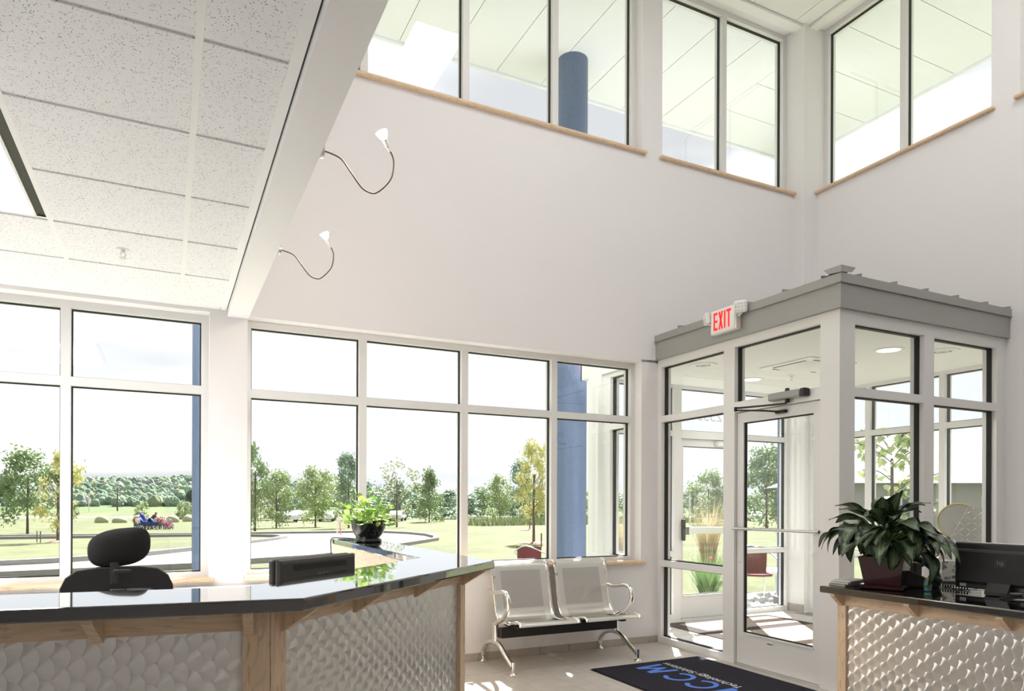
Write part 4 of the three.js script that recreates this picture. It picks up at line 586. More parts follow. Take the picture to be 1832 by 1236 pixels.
{ // writing things
  const books = [[0.012, 'grey notebook at the bottom of the small stack', 0.35], [0.01, 'cream notebook in the middle of the small stack', 0.62], [0.008, 'white notepad on top of the small stack', 0.8]]; let y = LT + 0.0005;
  books.forEach(([h, label, v], i) => { const t = thing('notebook', label, 'notebook', [3.255 + i * 0.004, y, -2.545], 0.1 * i); part('cover', rbx(-0.09, 0.09, 0, h, -0.05, 0.05, 0.002, 1), std({ color: C(v, v * 0.97, v * 0.92), roughness: 0.6 }), t); part('pages', bx(-0.087, 0.091, 0.002, h - 0.002, -0.047, 0.047), M.paper, t); y += h + 0.0006; });
  const t = thing('desk_phone', 'black desk phone with its handset on the low counter', 'phone', [3.545, LT, -2.395], -0.5);
  part('base', moved(slabXY([[-0.1, 0], [0.1, 0], [0.1, 0.02], [-0.07, 0.1], [-0.1, 0.1]], 0.19, 0.006), 0, 0.001, -0.095), M.black, t); part('display', moved(bx(-0.04, 0.04, 0, 0.004, -0.08, 0.02), -0.035, 0.083, 0, 0, 0, -0.43), M.blackGloss, t);
  const keys = []; for (let i = 0; i < 4; i++) for (let j = 0; j < 3; j++) keys.push(moved(rbx(-0.006, 0.006, 0, 0.005, -0.008, 0.008, 0.002, 1), 0.012 + i * 0.018, 0.062 - i * 0.0085, -0.075 + j * 0.022, 0, 0, -0.43)); part('keys', keys, M.logoGrey, t);
  part('handset', [new THREE.TubeGeometry(new THREE.CatmullRomCurve3([[-0.1, 0.105], [-0.075, 0.145], [0.0, 0.142], [0.065, 0.105], [0.1, 0.055], [0.102, 0.03]].map(([x, y]) => V3(x, y + 0.006, 0.07))), 30, 0.017, 10).scale(1, 1, 1), moved(rbx(-0.028, 0.028, -0.02, 0.02, -0.03, 0.03, 0.014, 3), -0.09, 0.118, 0.07, 0, 0, -0.3), moved(rbx(-0.028, 0.028, -0.02, 0.02, -0.03, 0.03, 0.014, 3), 0.088, 0.04, 0.07, 0, 0, -0.5)], M.black, t, 'black handset');
  const coil = []; for (let i = 0; i <= 90; i++) { const f = i / 90; coil.push([0.11 + 0.07 * f, 0.011 + 0.0085 * Math.sin(f * 75), 0.05 + 0.16 * f + 0.0085 * Math.cos(f * 75)]); } part('cord', tube(coil, 0.0022, 260, 6), M.black, t, 'coiled black cord');
  const b = thing('glue_bottle', 'small bottle with blue and olive label and yellow cap on the low counter', 'bottle', [3.39, LT, -2.2]);
  part('body', lathe([[0, 0.001], [0.014, 0.001], [0.016, 0.005], [0.018, 0.02], [0.018, 0.042], [0.015, 0.056], [0, 0.056]], 24), std({ color: C(0.12, 0.42, 0.55), roughness: 0.25 }), b); part('label_band', cyl(0.0184, 0.0184, 0.017, 0, 0.016, 0, 24, true), std({ color: C(0.16, 0.16, 0.03), roughness: 0.5 }), b); part('cap', cyl(0.0145, 0.0135, 0.011, 0, 0.056, 0, 20), std({ color: C(0.62, 0.48, 0.12), roughness: 0.5 }), b, 'yellow cap');
  const x = thing('tissue_box', 'grey tissue box with round leaf print', 'tissue box', [3.945, LT, -2.41], 0.55); const cv = document.createElement('canvas'); cv.width = cv.height = 256; const q = cv.getContext('2d'), rr = rng(3); q.fillStyle = '#d2d1c8'; q.fillRect(0, 0, 256, 256); for (let i = 0; i < 26; i++) { q.fillStyle = ['#86867f', '#6f706c', '#9c9c94'][i % 3]; q.beginPath(); q.ellipse(rr() * 256, rr() * 215, 12 + rr() * 14, 10 + rr() * 10, rr() * 3, 0, 7); q.fill(); } q.fillStyle = '#57585a'; q.fillRect(0, 236, 256, 20); const ct = new THREE.CanvasTexture(cv); ct.colorSpace = THREE.SRGBColorSpace;
  part('carton', new THREE.BoxGeometry(0.115, 0.12, 0.115).translate(0, 0.06, 0), std({ map: ct, roughness: 0.6 }), x); const tg = new THREE.PlaneGeometry(0.08, 0.13, 8, 10); { const p = tg.attributes.position; for (let i = 0; i < p.count; i++) { const u = p.getX(i) / 0.08, v = p.getY(i) / 0.13 + 0.5; p.setXYZ(i, u * 0.08 * (0.35 + v * 0.9), 0.115 + v * 0.125 - Math.abs(u) * 0.05 * v, 0.016 * Math.sin(u * 9) * (1 - 0.3 * v)); } tg.computeVertexNormals(); } part('tissue', tg, M.paper, x, 'white tissue pulled out');
  const m = thing('pen_cup', 'black pen cup with coloured markers behind the phone', 'cup', [3.79, LT, -2.54]); part('cup', lathe([[0, 0.001], [0.036, 0.001], [0.038, 0.004], [0.04, 0.1], [0.037, 0.1], [0.034, 0.008], [0, 0.008]], 28), M.black, m);
  for (const [dx, dz, col, name] of [[-0.012, -0.012, [0.75, 0.6, 0.02], 'yellow'], [0.012, 0.004, [0.02, 0.55, 0.06], 'green'], [-0.004, 0.016, [0.72, 0.7, 0.03], 'lemon yellow']]) { const k = thing('marker', name + ' marker standing in the black pen cup', 'marker', [3.79 + dx, LT + 0.009, -2.54 + dz]); part('barrel', cyl(0.006, 0.006, 0.1, 0, 0, 0, 12), M.black, k); part('cap', cyl(0.0066, 0.005, 0.036, 0, 0.095, 0, 12), std({ color: C(...col), roughness: 0.4 }), k); }
  for (const [px, pz, a, col, name] of [[3.74, -2.26, 1.25, [0.03, 0.2, 0.55], 'blue'], [3.79, -2.28, 1.35, [0.6, 0.5, 0.2], 'wooden']]) { const k = thing('pen', name + ' pen lying beside the phone', 'pen', [px, LT + 0.003, pz], a); part('barrel', cyl(0.004, 0.004, 0.11, 0, 0, 0, 10).rotateZ(Math.PI / 2), std({ color: C(...col), roughness: 0.4 }), k); part('tip', moved(cyl(0.004, 0.001, 0.014, 0, 0, 0, 10).rotateZ(Math.PI / 2), -0.11, 0, 0), M.darkPlastic, k); }
  for (const [px, pz, a, w, h] of [[3.8, -2.15, 0.3, 0.21, 0.28], [3.86, -1.95, -0.2, 0.21, 0.28], [3.72, -1.72, 0.5, 0.21, 0.28]]) single('paper_sheet', bx(-w / 2, w / 2, 0, 0.0012, -h / 2, h / 2), M.paper, 'white sheet lying flat behind the monitor on the low counter', 'paper', [px, LT + 0.0005 + (pz + 2.2) * 0.003, pz], a, 'sheets on the low counter');
  const mg = document.createElement('canvas'); mg.width = mg.height = 128; const mq = mg.getContext('2d'); mq.fillStyle = '#e7b6c4'; mq.fillRect(0, 0, 128, 128); mq.fillStyle = '#f4f1ee'; mq.fillRect(60, 0, 40, 128); mq.fillStyle = '#c8453f'; mq.fillRect(100, 20, 28, 40); mq.fillStyle = '#5fc3bb'; mq.fillRect(0, 80, 60, 30); const mt = new THREE.CanvasTexture(mg); mt.colorSpace = THREE.SRGBColorSpace;
  single('magazine', new THREE.BoxGeometry(0.2, 0.006, 0.27), std({ map: mt, roughness: 0.4 }), 'pink and white magazine beside the monitor stand', 'magazine', [3.62, LT + 0.004, -1.62], 0.4);
}
{ // monitor on the low counter, its back to the lobby
  const t = thing('computer_monitor', 'black monitor on the low counter by the entrance', 'monitor', [3.56, LT, -1.94], -Math.PI / 2 + 0.05);
  part('bezel', rbx(-0.225, 0.225, 0.02, 0.245, -0.028, 0, 0.008, 3), M.darkPlastic, t); part('silver_edge', [rbx(-0.227, 0.227, 0.236, 0.247, -0.031, -0.026, 0.002, 1), rbx(-0.227, -0.219, 0.02, 0.247, -0.031, -0.026, 0.002, 1)], M.satin, t); const b = part('back_shell', slabXY([[-0.205, 0.045], [0.205, 0.045], [0.205, 0.215], [-0.205, 0.215]], 0.03, 0.014), M.black, t);
  const badge = part('badge', rbx(-0.028, 0.028, 0.135, 0.17, 0.029, 0.0315, 0.006, 2), M.darkPlastic, b); part('logo', logo('hp', 0.02, 0.001).translate(0, 0.153, 0.0315), M.logoGrey, badge, 'faint letters hp');
  part('sticker', bx(-0.2, -0.17, 0.028, 0.048, 0.0002, 0.001), M.paper, t, 'small white sticker'); part('ports', bx(0.02, 0.16, 0.024, 0.048, 0.0002, 0.003), M.logoGrey, t);
  part('stand', moved(slabXY([[0.02, 0.06], [0.045, 0.06], [0.075, 0.02], [0.075, 0.004], [0.06, 0.001], [-0.08, 0.001], [-0.08, 0.01], [0.05, 0.012], [0.05, 0.02]], 0.1, 0.002).translate(0, 0, -0.05), 0, 0, 0, -Math.PI / 2), M.black, t); part('cable', tube([[0.1, 0.035, 0.003], [0.13, 0.02, 0.03], [0.12, 0.006, 0.08], [0.05, 0.005, 0.14], [0.16, 0.005, 0.2]], 0.003, 30, 6), M.black, t);
}
{ // machine-part sculpture in the vestibule, against the glass
  const t = thing('wheel_sculpture', 'diamond-plate sculpture with a yellow-rimmed wheel behind the glass', 'sculpture', [6.28, 0, -3.8], -1.03);
  const dp = tex(256, 256, (u, v) => { const c = 8, i = Math.floor(u * c), j = Math.floor(v * c), a = (u * c) % 1 - 0.5, b = (v * c) % 1 - 0.5, s = (i + j) % 2 ? 1 : -1, p = (a + s * b) * 0.707, q = (a - s * b) * 0.707, h = cl(1 - Math.hypot(p / 0.5, q / 0.13)); return grey(h * 1.6); }, { srgb: false, rx: 4.5, ry: 4.5 }); dp.repeat.set(2.6, 2.6);
  part('plate', slabXY([[-0.19, 0.02], [0.19, 0.02], [0.19, 1.325], [0.07, 1.325], [-0.165, 0.84], [-0.19, 0.78]], 0.03, 0.003), std({ color: C(0.55, 0.55, 0.52), metalness: 0.8, roughness: 0.38, bumpMap: dp, bumpScale: 0.004 }), t, 'diamond-plate sheet'); part('foot_plate', rbx(-0.25, 0.25, 0, 0.02, -0.2, 0.2, 0.003, 1), M.satin, t);
  const wheel = (r, x, y, z, rim, name) => { const w = part('wheel', moved(cyl(r * 0.93, r * 0.93, 0.09, 0, 0, 0, 48).rotateX(Math.PI / 2), x, y, z), std({ color: C(0.52, 0.52, 0.49), metalness: 0.5, roughness: 0.5 }), t); part('rim', moved(lathe([[r * 0.92, 0], [r, 0], [r, 0.1], [r * 0.92, 0.1], [r * 0.92, 0]], 64).rotateX(Math.PI / 2), x, y, z - 0.005), rim, w, name); part('hub', moved(merge([cyl(r * 0.22, r * 0.2, 0.012, 0, 0, 0, 24), cyl(r * 0.08, r * 0.08, 0.02, 0, 0, 0, 6)]).rotateX(Math.PI / 2), x, y, z + 0.09), M.satin, w); };
  wheel(0.165, 0.0, 1.2, -0.12, std({ color: C(0.62, 0.53, 0.10), roughness: 0.5 }), 'yellow rim'); wheel(0.09, -0.17, 0.975, -0.12, std({ color: C(0.4, 0.12, 0.07), roughness: 0.5 }), 'rust red rim');
  part('arm', moved(rbx(-0.02, 0.02, -0.3, 0.3, -0.01, 0.01, 0.004, 1), -0.08, 1.05, -0.14, 0, 0, -0.62), M.satin, t);
}
// ---------------------------------------------------------------- grounds
const gy = (z) => z > -6 ? -0.1 : z > -75 ? -0.1 + 0.014 * (z + 6) : -1.066;
function sheet(xs, zs, lift, hf = gy) { const pos = [], idx = [], uv = []; zs.forEach((z) => xs.forEach((x) => { pos.push(x, hf(z, x) + lift, z); uv.push(x, z); })); for (let j = 0; j < zs.length - 1; j++) for (let i = 0; i < xs.length - 1; i++) { const a = j * xs.length + i, b = a + 1, c = a + xs.length, d = c + 1; idx.push(a, b, c, b, d, c); } const g = new THREE.BufferGeometry(); g.setAttribute('position', new THREE.BufferAttribute(new Float32Array(pos), 3)); g.setAttribute('uv', new THREE.BufferAttribute(new Float32Array(uv), 2)); g.setIndex(idx); g.computeVertexNormals(); if (g.attributes.normal.getY(0) < 0) { g.index.array.reverse(); g.computeVertexNormals(); } return g; }
const span = (a, b, n) => Array.from({ length: n + 1 }, (_, i) => a + (b - a) * i / n);
struct('ground', [sheet([-260, -60, 0, 7.3, 60, 300, 640], [-5.76, -6, -40, -75, -120, -186], 0), sheet([7.32, 60, 300], [30, 0, -5.76], 0)], M.lawn, 'mown lawn sloping away from the building', 'lawn');
struct('ground_001', sheet([-260, 0, 300, 700], [-186, -300, -445], 0.02), M.field, 'bright green field below the wooded hill', 'field');
const drape = (poly, lift) => { const g = new THREE.ShapeGeometry(new THREE.Shape(poly.map(([x, z]) => V2(x, -z)))); g.rotateX(-Math.PI / 2); const p = g.attributes.position; for (let i = 0; i < p.count; i++) p.setY(i, gy(p.getZ(i)) + lift); g.computeVertexNormals(); return metreUV(g); };
const curbA = [[-40, -20.5], [-3.9, -22.4], [-2.9, -22.8], [-2, -23.6], [-0.8, -25], [0.9, -28.2], [3.4, -33.8], [5.0, -37.4], [5.75, -39.6], [5.7, -41.9], [4.4, -43.8], [1.4, -45.6], [-40, -47.5]];
const curbB = [[-40, -15.8], [-3.2, -18.1], [0.6, -19], [2.1, -20.2], [3.6, -21], [4.8, -22.3], [7.9, -26.6], [11.9, -32.6], [13.0, -35.5], [13.9, -39.5], [14.1, -43.5], [13.5, -46.6], [12, -48], [10, -48.3], [4.9, -48.6], [-40, -53]];
struct('driveway', drape([...curbA, ...curbB.slice().reverse()], 0.012), M.concrete, 'pale concrete driveway looping in front of the lawn', 'driveway');
const ribbon = (pts, w, h, m) => pts.slice(0, -1).map((a, i) => { const b = pts[i + 1], L = Math.hypot(b[0] - a[0], b[1] - a[1]), g = new THREE.BoxGeometry(L + 0.05, h, w); g.rotateZ(Math.atan2(gy(b[1]) - gy(a[1]), L)); g.rotateY(-Math.atan2(b[1] - a[1], b[0] - a[0])); return g.translate((a[0] + b[0]) / 2, (gy(a[1]) + gy(b[1])) / 2 + h / 2 - 0.04, (a[1] + b[1]) / 2); });
struct('curb', [...ribbon(curbA, 0.3, 0.19), ...ribbon(curbB, 0.3, 0.19)], M.curb, 'concrete kerb along the driveway', 'kerb');
struct('road', drape([[-200, -150], [90, -118], [90, -124], [-200, -162]], 0.02), M.gravelRoad, 'distant pale highway below the hill', 'road');
struct('walkway', drape([[4.0, -5.8], [9.5, -5.8], [9.5, -8.6], [6.9, -9.2], [6.5, -22.6], [4.9, -22.3], [4.7, -9], [4.0, -8.8]], 0.015), M.concrete, 'concrete path at the entrance', 'path');
{ // wooded hill
  const nodes = [[-350, 14], [-108, 15.5], [19, 16], [97, 13], [180, 7], [254, 4], [428, 4.5], [578, 4.5], [1000, 5]];
  const top = (x) => { for (let i = 0; i < nodes.length - 1; i++) if (x <= nodes[i + 1][0]) { const f = cl((x - nodes[i][0]) / (nodes[i + 1][0] - nodes[i][0])); return nodes[i][1] + (nodes[i + 1][1] - nodes[i][1]) * f; } return 7; };
  const hf = (z, x) => -1.1 + (top(x) + 1.5 * Math.sin(x * 0.03) + Math.sin(x * 0.011 + 2)) * THREE.MathUtils.smoothstep(-z, 440, 590);
  struct('hill', sheet(span(-350, 1000, 90), span(-436, -760, 18), 0, hf), std({ color: C(0.07, 0.11, 0.05), roughness: 1 }), 'long low hill behind the field', 'hill');
  const blob = (seed) => { const g = new THREE.IcosahedronGeometry(1, 2), p = g.attributes.position; for (let i = 0; i < p.count; i++) { const v = V3(p.getX(i), p.getY(i), p.getZ(i)).normalize(), n = 0.75 + 0.5 * vnoise(v.x * 3.5 + 9, v.y * 3.5 + v.z * 4.1 + 20, 64, 64, seed) + 0.12 * vnoise(v.x * 9 + 30, v.y * 9 + v.z * 8 + 40, 128, 128, seed); p.setXYZ(i, v.x * n, v.y * n * 1.05, v.z * n); } g.computeVertexNormals(); return g; };
  const r = rng(404), pts = []; for (let i = 0; i < 9500; i++) { const z = -442 - 190 * Math.pow(r(), 0.9), x = -300 + 960 * r(); pts.push([x, z]); }
  const im = new THREE.InstancedMesh(blob(3), std({ color: 0xffffff, roughness: 1 }), pts.length), m = new THREE.Matrix4(), q = new THREE.Quaternion(), c = new THREE.Color();
  pts.forEach(([x, z], i) => { const s = 1.5 + 1.5 * r(); q.setFromAxisAngle(V3(0, 1, 0), r() * 6.28); m.compose(V3(x, hf(z, x) + s * 0.75, z), q, V3(s, s * (0.95 + 0.4 * r()), s)); im.setMatrixAt(i, m); const t = r(), k = 0.75 + 0.6 * r(); c.setRGB((t < 0.12 ? 0.19 : t < 0.3 ? 0.22 : 0.145) * k, (t < 0.12 ? 0.19 : t < 0.3 ? 0.27 : 0.205) * k, (t < 0.12 ? 0.19 : t < 0.3 ? 0.145 : 0.145) * k); im.setColorAt(i, c); });
  im.name = 'hillside_forest'; im.userData = { label: 'dense wooded slope of mixed green trees on the far hill', category: 'forest', kind: 'stuff' }; shadows(im); scene.add(im);
}
// ---------------------------------------------------------------- trees
function crown(seed, kind, n, size) { // unit crown: y 0..1, about 1 wide, made of small leaves gathered in clumps
  const r = rng(seed), clumps = [], nc = { oval: 34, sparse: 26, column: 40, cone: 36, round: 34 }[kind];
  for (let i = 0; i < nc; i++) { const y = r(), a = r() * 6.283; let w; if (kind === 'cone') w = 0.46 * (1 - y) + 0.06; else if (kind === 'column') w = 0.5 * Math.pow(Math.sin(Math.PI * (0.12 + 0.82 * y)), 0.6); else w = 0.5 * Math.sqrt(Math.max(0.03, 1 - Math.pow(2 * y - 0.85, 2) / 1.35)); const q = w * Math.sqrt(0.15 + 0.85 * r()); clumps.push([Math.cos(a) * q, y, Math.sin(a) * q, (kind === 'sparse' ? 0.07 : 0.1) + 0.06 * r()]); }
  const pos = new Float32Array(n * 18), nor = new Float32Array(n * 18), u = V3(), v = V3(), nn = V3(), c = V3(); let o = 0;
  for (let i = 0; i < n; i++) {
    const k = clumps[Math.floor(r() * nc)], g = () => (r() + r() + r() - 1.5) * 1.15; c.set(k[0] + g() * k[3], k[1] + g() * k[3] * 0.8, k[2] + g() * k[3]);
    nn.set(r() - 0.5, r() - 0.2, r() - 0.5).normalize(); u.set(r() - 0.5, r() - 0.5, r() - 0.5).cross(nn).normalize(); v.crossVectors(nn, u); const s = size * (0.7 + 0.7 * r());
    const p = [c.clone().addScaledVector(u, s), c.clone().addScaledVector(v, s * 0.55), c.clone().addScaledVector(u, -s), c.clone().addScaledVector(v, -s * 0.55)];
    for (const t of [0, 1, 2, 0, 2, 3]) { p[t].toArray(pos, o); nn.toArray(nor, o); o += 3; }
  }
  const b = new THREE.BufferGeometry(); b.setAttribute('position', new THREE.BufferAttribute(pos, 3)); b.setAttribute('normal', new THREE.BufferAttribute(nor, 3)); return b;
}
const CR = { oval: crown(1, 'oval', 3200, 0.03), sparse: crown(2, 'sparse', 620, 0.03), column: crown(3, 'column', 2600, 0.032), cone: crown(4, 'cone', 2400, 0.034), round: crown(5, 'round', 2200, 0.038), oval2: crown(6, 'oval', 2600, 0.032), airy: crown(7, 'sparse', 1500, 0.03) };
function trunkGeo(h, r0, seed) { const r = rng(seed), l = [tube([[0, 0, 0], [0.02 * h * (r() - 0.5), h * 0.4, 0], [0.03 * h * (r() - 0.5), h, 0.02 * h * (r() - 0.5)]], r0 * 0.7, 10, 7), cyl(r0, r0 * 0.72, h * 0.4, 0, 0, 0, 8)]; for (let i = 0; i < 7; i++) { const y = h * (0.45 + 0.07 * i), a = i * 2.4, L = h * (0.3 - 0.025 * i); l.push(tube([[0, y, 0], [Math.cos(a) * L * 0.5, y + L * 0.55, Math.sin(a) * L * 0.5], [Math.cos(a) * L * 0.8, y + L * 1.05, Math.sin(a) * L * 0.8]], r0 * 0.28, 6, 5)); } return merge(l); }
let treeSeed = 50;
function tree(name, label, x, z, H, W, kind, mat, cb = 0.25, group) {
  const t = thing(name, label, 'tree', [x, gy(z) - 0.03, z], (treeSeed * 1.7) % 6.28, group); part('trunk', trunkGeo(H * 0.72, Math.max(0.035, H * 0.016), treeSeed++), M.bark, t);
  const c = part('crown', CR[kind], mat, t); c.scale.set(W, H * (1 - cb), W); c.position.y = H * cb; return t;
}
const F = M.foliage;
tree('shade_tree', 'round green tree with a clear trunk outside the desk window', -8.6, -57.8, 5.5, 4.0, 'oval', F.mid, 0.2);
tree('young_maple', 'yellow-green young maple with a mulch ring outside the desk window', -4.7, -39.8, 4.75, 2.3, 'airy', F.yellow, 0.2);
tree('small_tree', 'small dark tree near the highway below the hill', -11.5, -104, 2.6, 2.6, 'round', F.dark, 0.2);
tree('round_bush_tree', 'light green rounded tree just above the strollers', -3.2, -112, 2.5, 1.9, 'round', F.light, 0.05); tree('round_bush_tree', 'light green rounded tree beside the dark evergreens', 2.3, -114, 2.6, 2.2, 'round', F.light, 0.05);
tree('shade_tree', 'tall slim green tree beside the pier between the windows', 6.1, -57.3, 6.3, 2.2, 'column', F.mid, 0.12); tree('shade_tree', 'broad pale green tree close behind the tall slim one', 9.0, -67.2, 5.0, 3.4, 'oval', F.light, 0.08);
tree('shade_tree', 'light green tree over the parked cars', 13.1, -70.3, 5.5, 3.7, 'oval2', F.light, 0.15); tree('shade_tree', 'blue-green tree behind the bowl plant', 14.8, -63.5, 6.5, 2.6, 'oval', F.bluegreen, 0.32);
tree('shade_tree', 'sparse tree with open twigs right of the bowl plant', 20.0, -65.8, 6.3, 4.0, 'sparse', F.olive, 0.3); tree('shade_tree', 'pointed green tree standing alone on the lawn', 31.0, -87.5, 6.5, 4.0, 'cone', F.mid, 0.08);
tree('shade_tree', 'light round tree beside the hedge of tall grass', 42, -89, 6.0, 4.4, 'oval2', F.light, 0.1); tree('shade_tree', 'tall blue-green tree behind the yellow-green maple', 48.5, -95, 8.6, 3.8, 'oval', F.bluegreen, 0.2); tree('shade_tree', 'low green tree at the foot of the tall blue-green one', 43.6, -82, 4.2, 3.6, 'round', F.mid, 0.05);
tree('young_maple', 'yellow-green maple with a mulch ring behind the patio chair', 14.6, -27.4, 4.3, 1.55, 'oval2', F.yellow, 0.3); tree('young_maple', 'small bare-stemmed maple further back from the patio chair', 25.8, -49.1, 3.4, 1.4, 'sparse', F.yellow, 0.45);
tree('shade_tree', 'broad green tree behind the straw-coloured grass', 54, -60, 5.6, 4.6, 'oval', F.light, 0.1); tree('shade_tree', 'tall green tree beside the outer corner column', 46, -44, 6.6, 4.6, 'oval', F.mid, 0.06);
for (const [x, z, r0] of [[-4.7, -39.8, 0.55], [14.6, -27.4, 0.7], [25.8, -49.1, 0.8]]) single('mulch_ring', new THREE.SphereGeometry(1, 20, 6, 0, 6.283, 0, Math.PI / 2).scale(r0, 0.1, r0), M.mulch, 'ring of red mulch around a young maple', 'mulch', [x, gy(z) - 0.005, z], 0, 'mulch rings on the lawn');
for (const [x, z] of [[-5.6, -40.2], [-5.35, -39.4], [13.4, -24.5], [14.9, -26]]) single('tree_stake', bx(-0.02, 0.02, -0.05, 0.55, -0.02, 0.02), M.bark, 'short grey stake standing in the lawn', 'stake', [x, gy(z), z], 0, 'stakes in the lawn');
{ const r = rng(71), kinds = ['oval', 'round', 'oval2', 'column'], mats = [F.mid, F.light, F.bluegreen, F.olive]; // belt of trees beyond the cars
  const looks = { oval: 'broad', round: 'rounded', oval2: 'loose', column: 'slim' }, tones = ['green', 'light green', 'blue-green', 'olive'];
  for (let i = 0; i < 27; i++) { const th = (6.5 + i * 1.7) * Math.PI / 180, d = 106 + (i % 3) * 13, x = Math.tan(th) * d, k = kinds[i % 4], c = Math.floor(r() * 4); tree('background_tree', looks[k] + ' ' + tones[c] + ' tree in the belt beyond the lawn', x, -d, 4.2 + 2.2 * r(), 5.6 + 2 * r(), k, mats[c], 0.03, 'belt of trees beyond the lawn'); }
  for (let i = 0; i < 6; i++) tree('evergreen_tree', 'dark evergreen in the group at the field edge', 3.2 + i * 1.5, -118 - (i % 2) * 4, 3.6 + 0.7 * r(), 2.4, 'cone', F.everg, 0.02, 'evergreens at the field edge');
  for (let i = 0; i < 9; i++) { const z = -96 - 4 * r(); single('low_bush', new THREE.IcosahedronGeometry(1, 3).scale(0.8 + 0.12 * r(), 0.5 + 0.2 * r(), 0.7), F.olive, 'low rounded bush along the highway edge', 'bush', [-7 + i * 1.9, gy(z) + 0.2, z], r() * 6, 'bushes along the highway'); } }
{ // strip of tall grass
  const r = rng(15), n = 2600, im = new THREE.InstancedMesh(new THREE.ConeGeometry(0.06, 1, 3).translate(0, 0.5, 0), leafMat(0.30, 0.36, 0.15), n), m = new THREE.Matrix4(), q = new THREE.Quaternion(); for (let i = 0; i < n; i++) { const x = 29 + 34 * r(), z = -66 - 7 * r() - (x - 29) * 0.15; q.setFromEuler(new THREE.Euler((r() - 0.5) * 0.7, 0, (r() - 0.5) * 0.7)); m.compose(V3(x, gy(z), z), q, V3(2, 0.55 + 0.6 * r(), 2)); im.setMatrixAt(i, m); } im.name = 'tall_grass'; im.userData = { label: 'strip of unmown tall grass across the lawn', category: 'grass', kind: 'stuff' }; shadows(im); scene.add(im);
}
// ---------------------------------------------------------------- people and prams on the lawn
function figure(name, label, x, z, turn, o) {
  const H = o.h, s = 1.85 / 1.0, R = 56, mc = new MarchingCubes(R, M.white, false, false, 40000); mc.isolation = 0;
  const bend = o.bend ?? 0, sit = o.sit ?? 0, hip = [0, sit ? 0.2 : 0.52, 0], chest = [0, hip[1] + 0.27 * Math.cos(bend), 0.27 * Math.sin(bend)], neck = [0, hip[1] + 0.33 * Math.cos(bend), 0.33 * Math.sin(bend)], head = [0, neck[1] + 0.085 * Math.cos(bend * 0.6), neck[2] + 0.085 * Math.sin(bend * 0.6) + 0.01];
  const bones = []; const B = (a, b, ra, rb, c) => bones.push([a, b, ra, rb, c]);
  B(hip, chest, 0.085, 0.098, o.shirt); B(chest, neck, 0.075, 0.035, o.shirt); B(neck, head, 0.034, 0.062, o.skin); B([head[0], head[1] + 0.01, head[2]], [head[0], head[1] + 0.03, head[2] - 0.008], 0.062, 0.058, o.skin); B([0, head[1] - 0.005, head[2] + 0.06], [0, head[1] - 0.012, head[2] + 0.068], 0.012, 0.012, o.skin);
  for (const k of [-1, 1]) {
    const sh = [k * 0.105, chest[1] + 0.03 * Math.cos(bend), chest[2] + 0.03 * Math.sin(bend)], up = (k > 0 ? o.armR : o.armL) ?? [0.03, -0.16, 0.02, 0.02, -0.15, 0.06], el = [sh[0] + k * up[0], sh[1] + up[1], sh[2] + up[2]], wr = [el[0] + k * up[3] * 0.4, el[1] + up[4], el[2] + up[5]];
    B(sh, el, 0.04, 0.031, o.shirt); B(el, wr, 0.03, 0.021, o.skin); B(wr, [wr[0], wr[1] - 0.035, wr[2] + 0.02], 0.022, 0.014, o.skin);
    const hp = [k * 0.05, hip[1] - 0.01, 0]; const st = (o.step ?? 0.03) * k; const kn = sit ? [k * 0.09, 0.16, 0.23] : [k * 0.058, 0.28, 0.02 + st], an = sit ? [k * 0.1, 0.05, 0.2] : [k * 0.06, 0.05, -0.02 + st * 1.4];
    B(hp, kn, 0.064, 0.045, o.pants); B(kn, an, 0.043, 0.028, o.pants); B(an, [an[0], 0.022, an[2] + 0.085], 0.026, 0.02, o.shoe ?? [0.2, 0.2, 0.2]);
  }
  const d = (p, b) => { const [a, c, ra, rb] = b, dx = c[0] - a[0], dy = c[1] - a[1], dz = c[2] - a[2], t = cl(((p[0] - a[0]) * dx + (p[1] - a[1]) * dy + (p[2] - a[2]) * dz) / (dx * dx + dy * dy + dz * dz + 1e-9)); return Math.hypot(p[0] - a[0] - dx * t, p[1] - a[1] - dy * t, p[2] - a[2] - dz * t) - (ra + (rb - ra) * t); };
  const half = R / 2, k = 0.022; for (let zi = 0; zi < R; zi++) for (let yi = 0; yi < R; yi++) for (let xi = 0; xi < R; xi++) { const p = [(xi - half) / half / s, (yi - half) / half / s + 0.51, (zi - half) / half / s]; let v = 9; for (const b of bones) { const e = d(p, b), h = Math.max(k - Math.abs(v - e), 0) / k; v = Math.min(v, e) - h * h * k * 0.25; } mc.field[xi + yi * R + zi * R * R] = -v; }
  mc.update(); const n = mc.count, pos = new Float32Array(n * 3), col = new Float32Array(n * 3); for (let i = 0; i < n; i++) { const p = [mc.positionArray[i * 3] / s, mc.positionArray[i * 3 + 1] / s + 0.51, mc.positionArray[i * 3 + 2] / s]; let best = 9, c = o.shirt; for (const b of bones) { const e = d(p, b); if (e < best) { best = e; c = b[4]; } } for (let j = 0; j < 3; j++) { pos[i * 3 + j] = p[j] * H; col[i * 3 + j] = c[j]; } }
  const g = new THREE.BufferGeometry(); g.setAttribute('position', new THREE.BufferAttribute(pos, 3)); g.setAttribute('normal', new THREE.BufferAttribute(mc.normalArray.slice(0, n * 3), 3)); g.setAttribute('color', new THREE.BufferAttribute(col, 3));
  const t = thing('person', label, 'person', [x, gy(z) + (o.lift ?? 0), z], turn, 'people around the prams'); part('body', g, std({ vertexColors: true, roughness: 0.85 }), t);
  part('hair', new THREE.SphereGeometry(0.069 * H, 16, 12, 0, 6.283, 0, 1.7).rotateX(-0.5).translate(0, (head[1] + 0.022) * H, (head[2] - 0.008) * H), std({ color: C(...(o.hair ?? [0.1, 0.06, 0.03])), roughness: 0.9 }), t);
  return t;
}
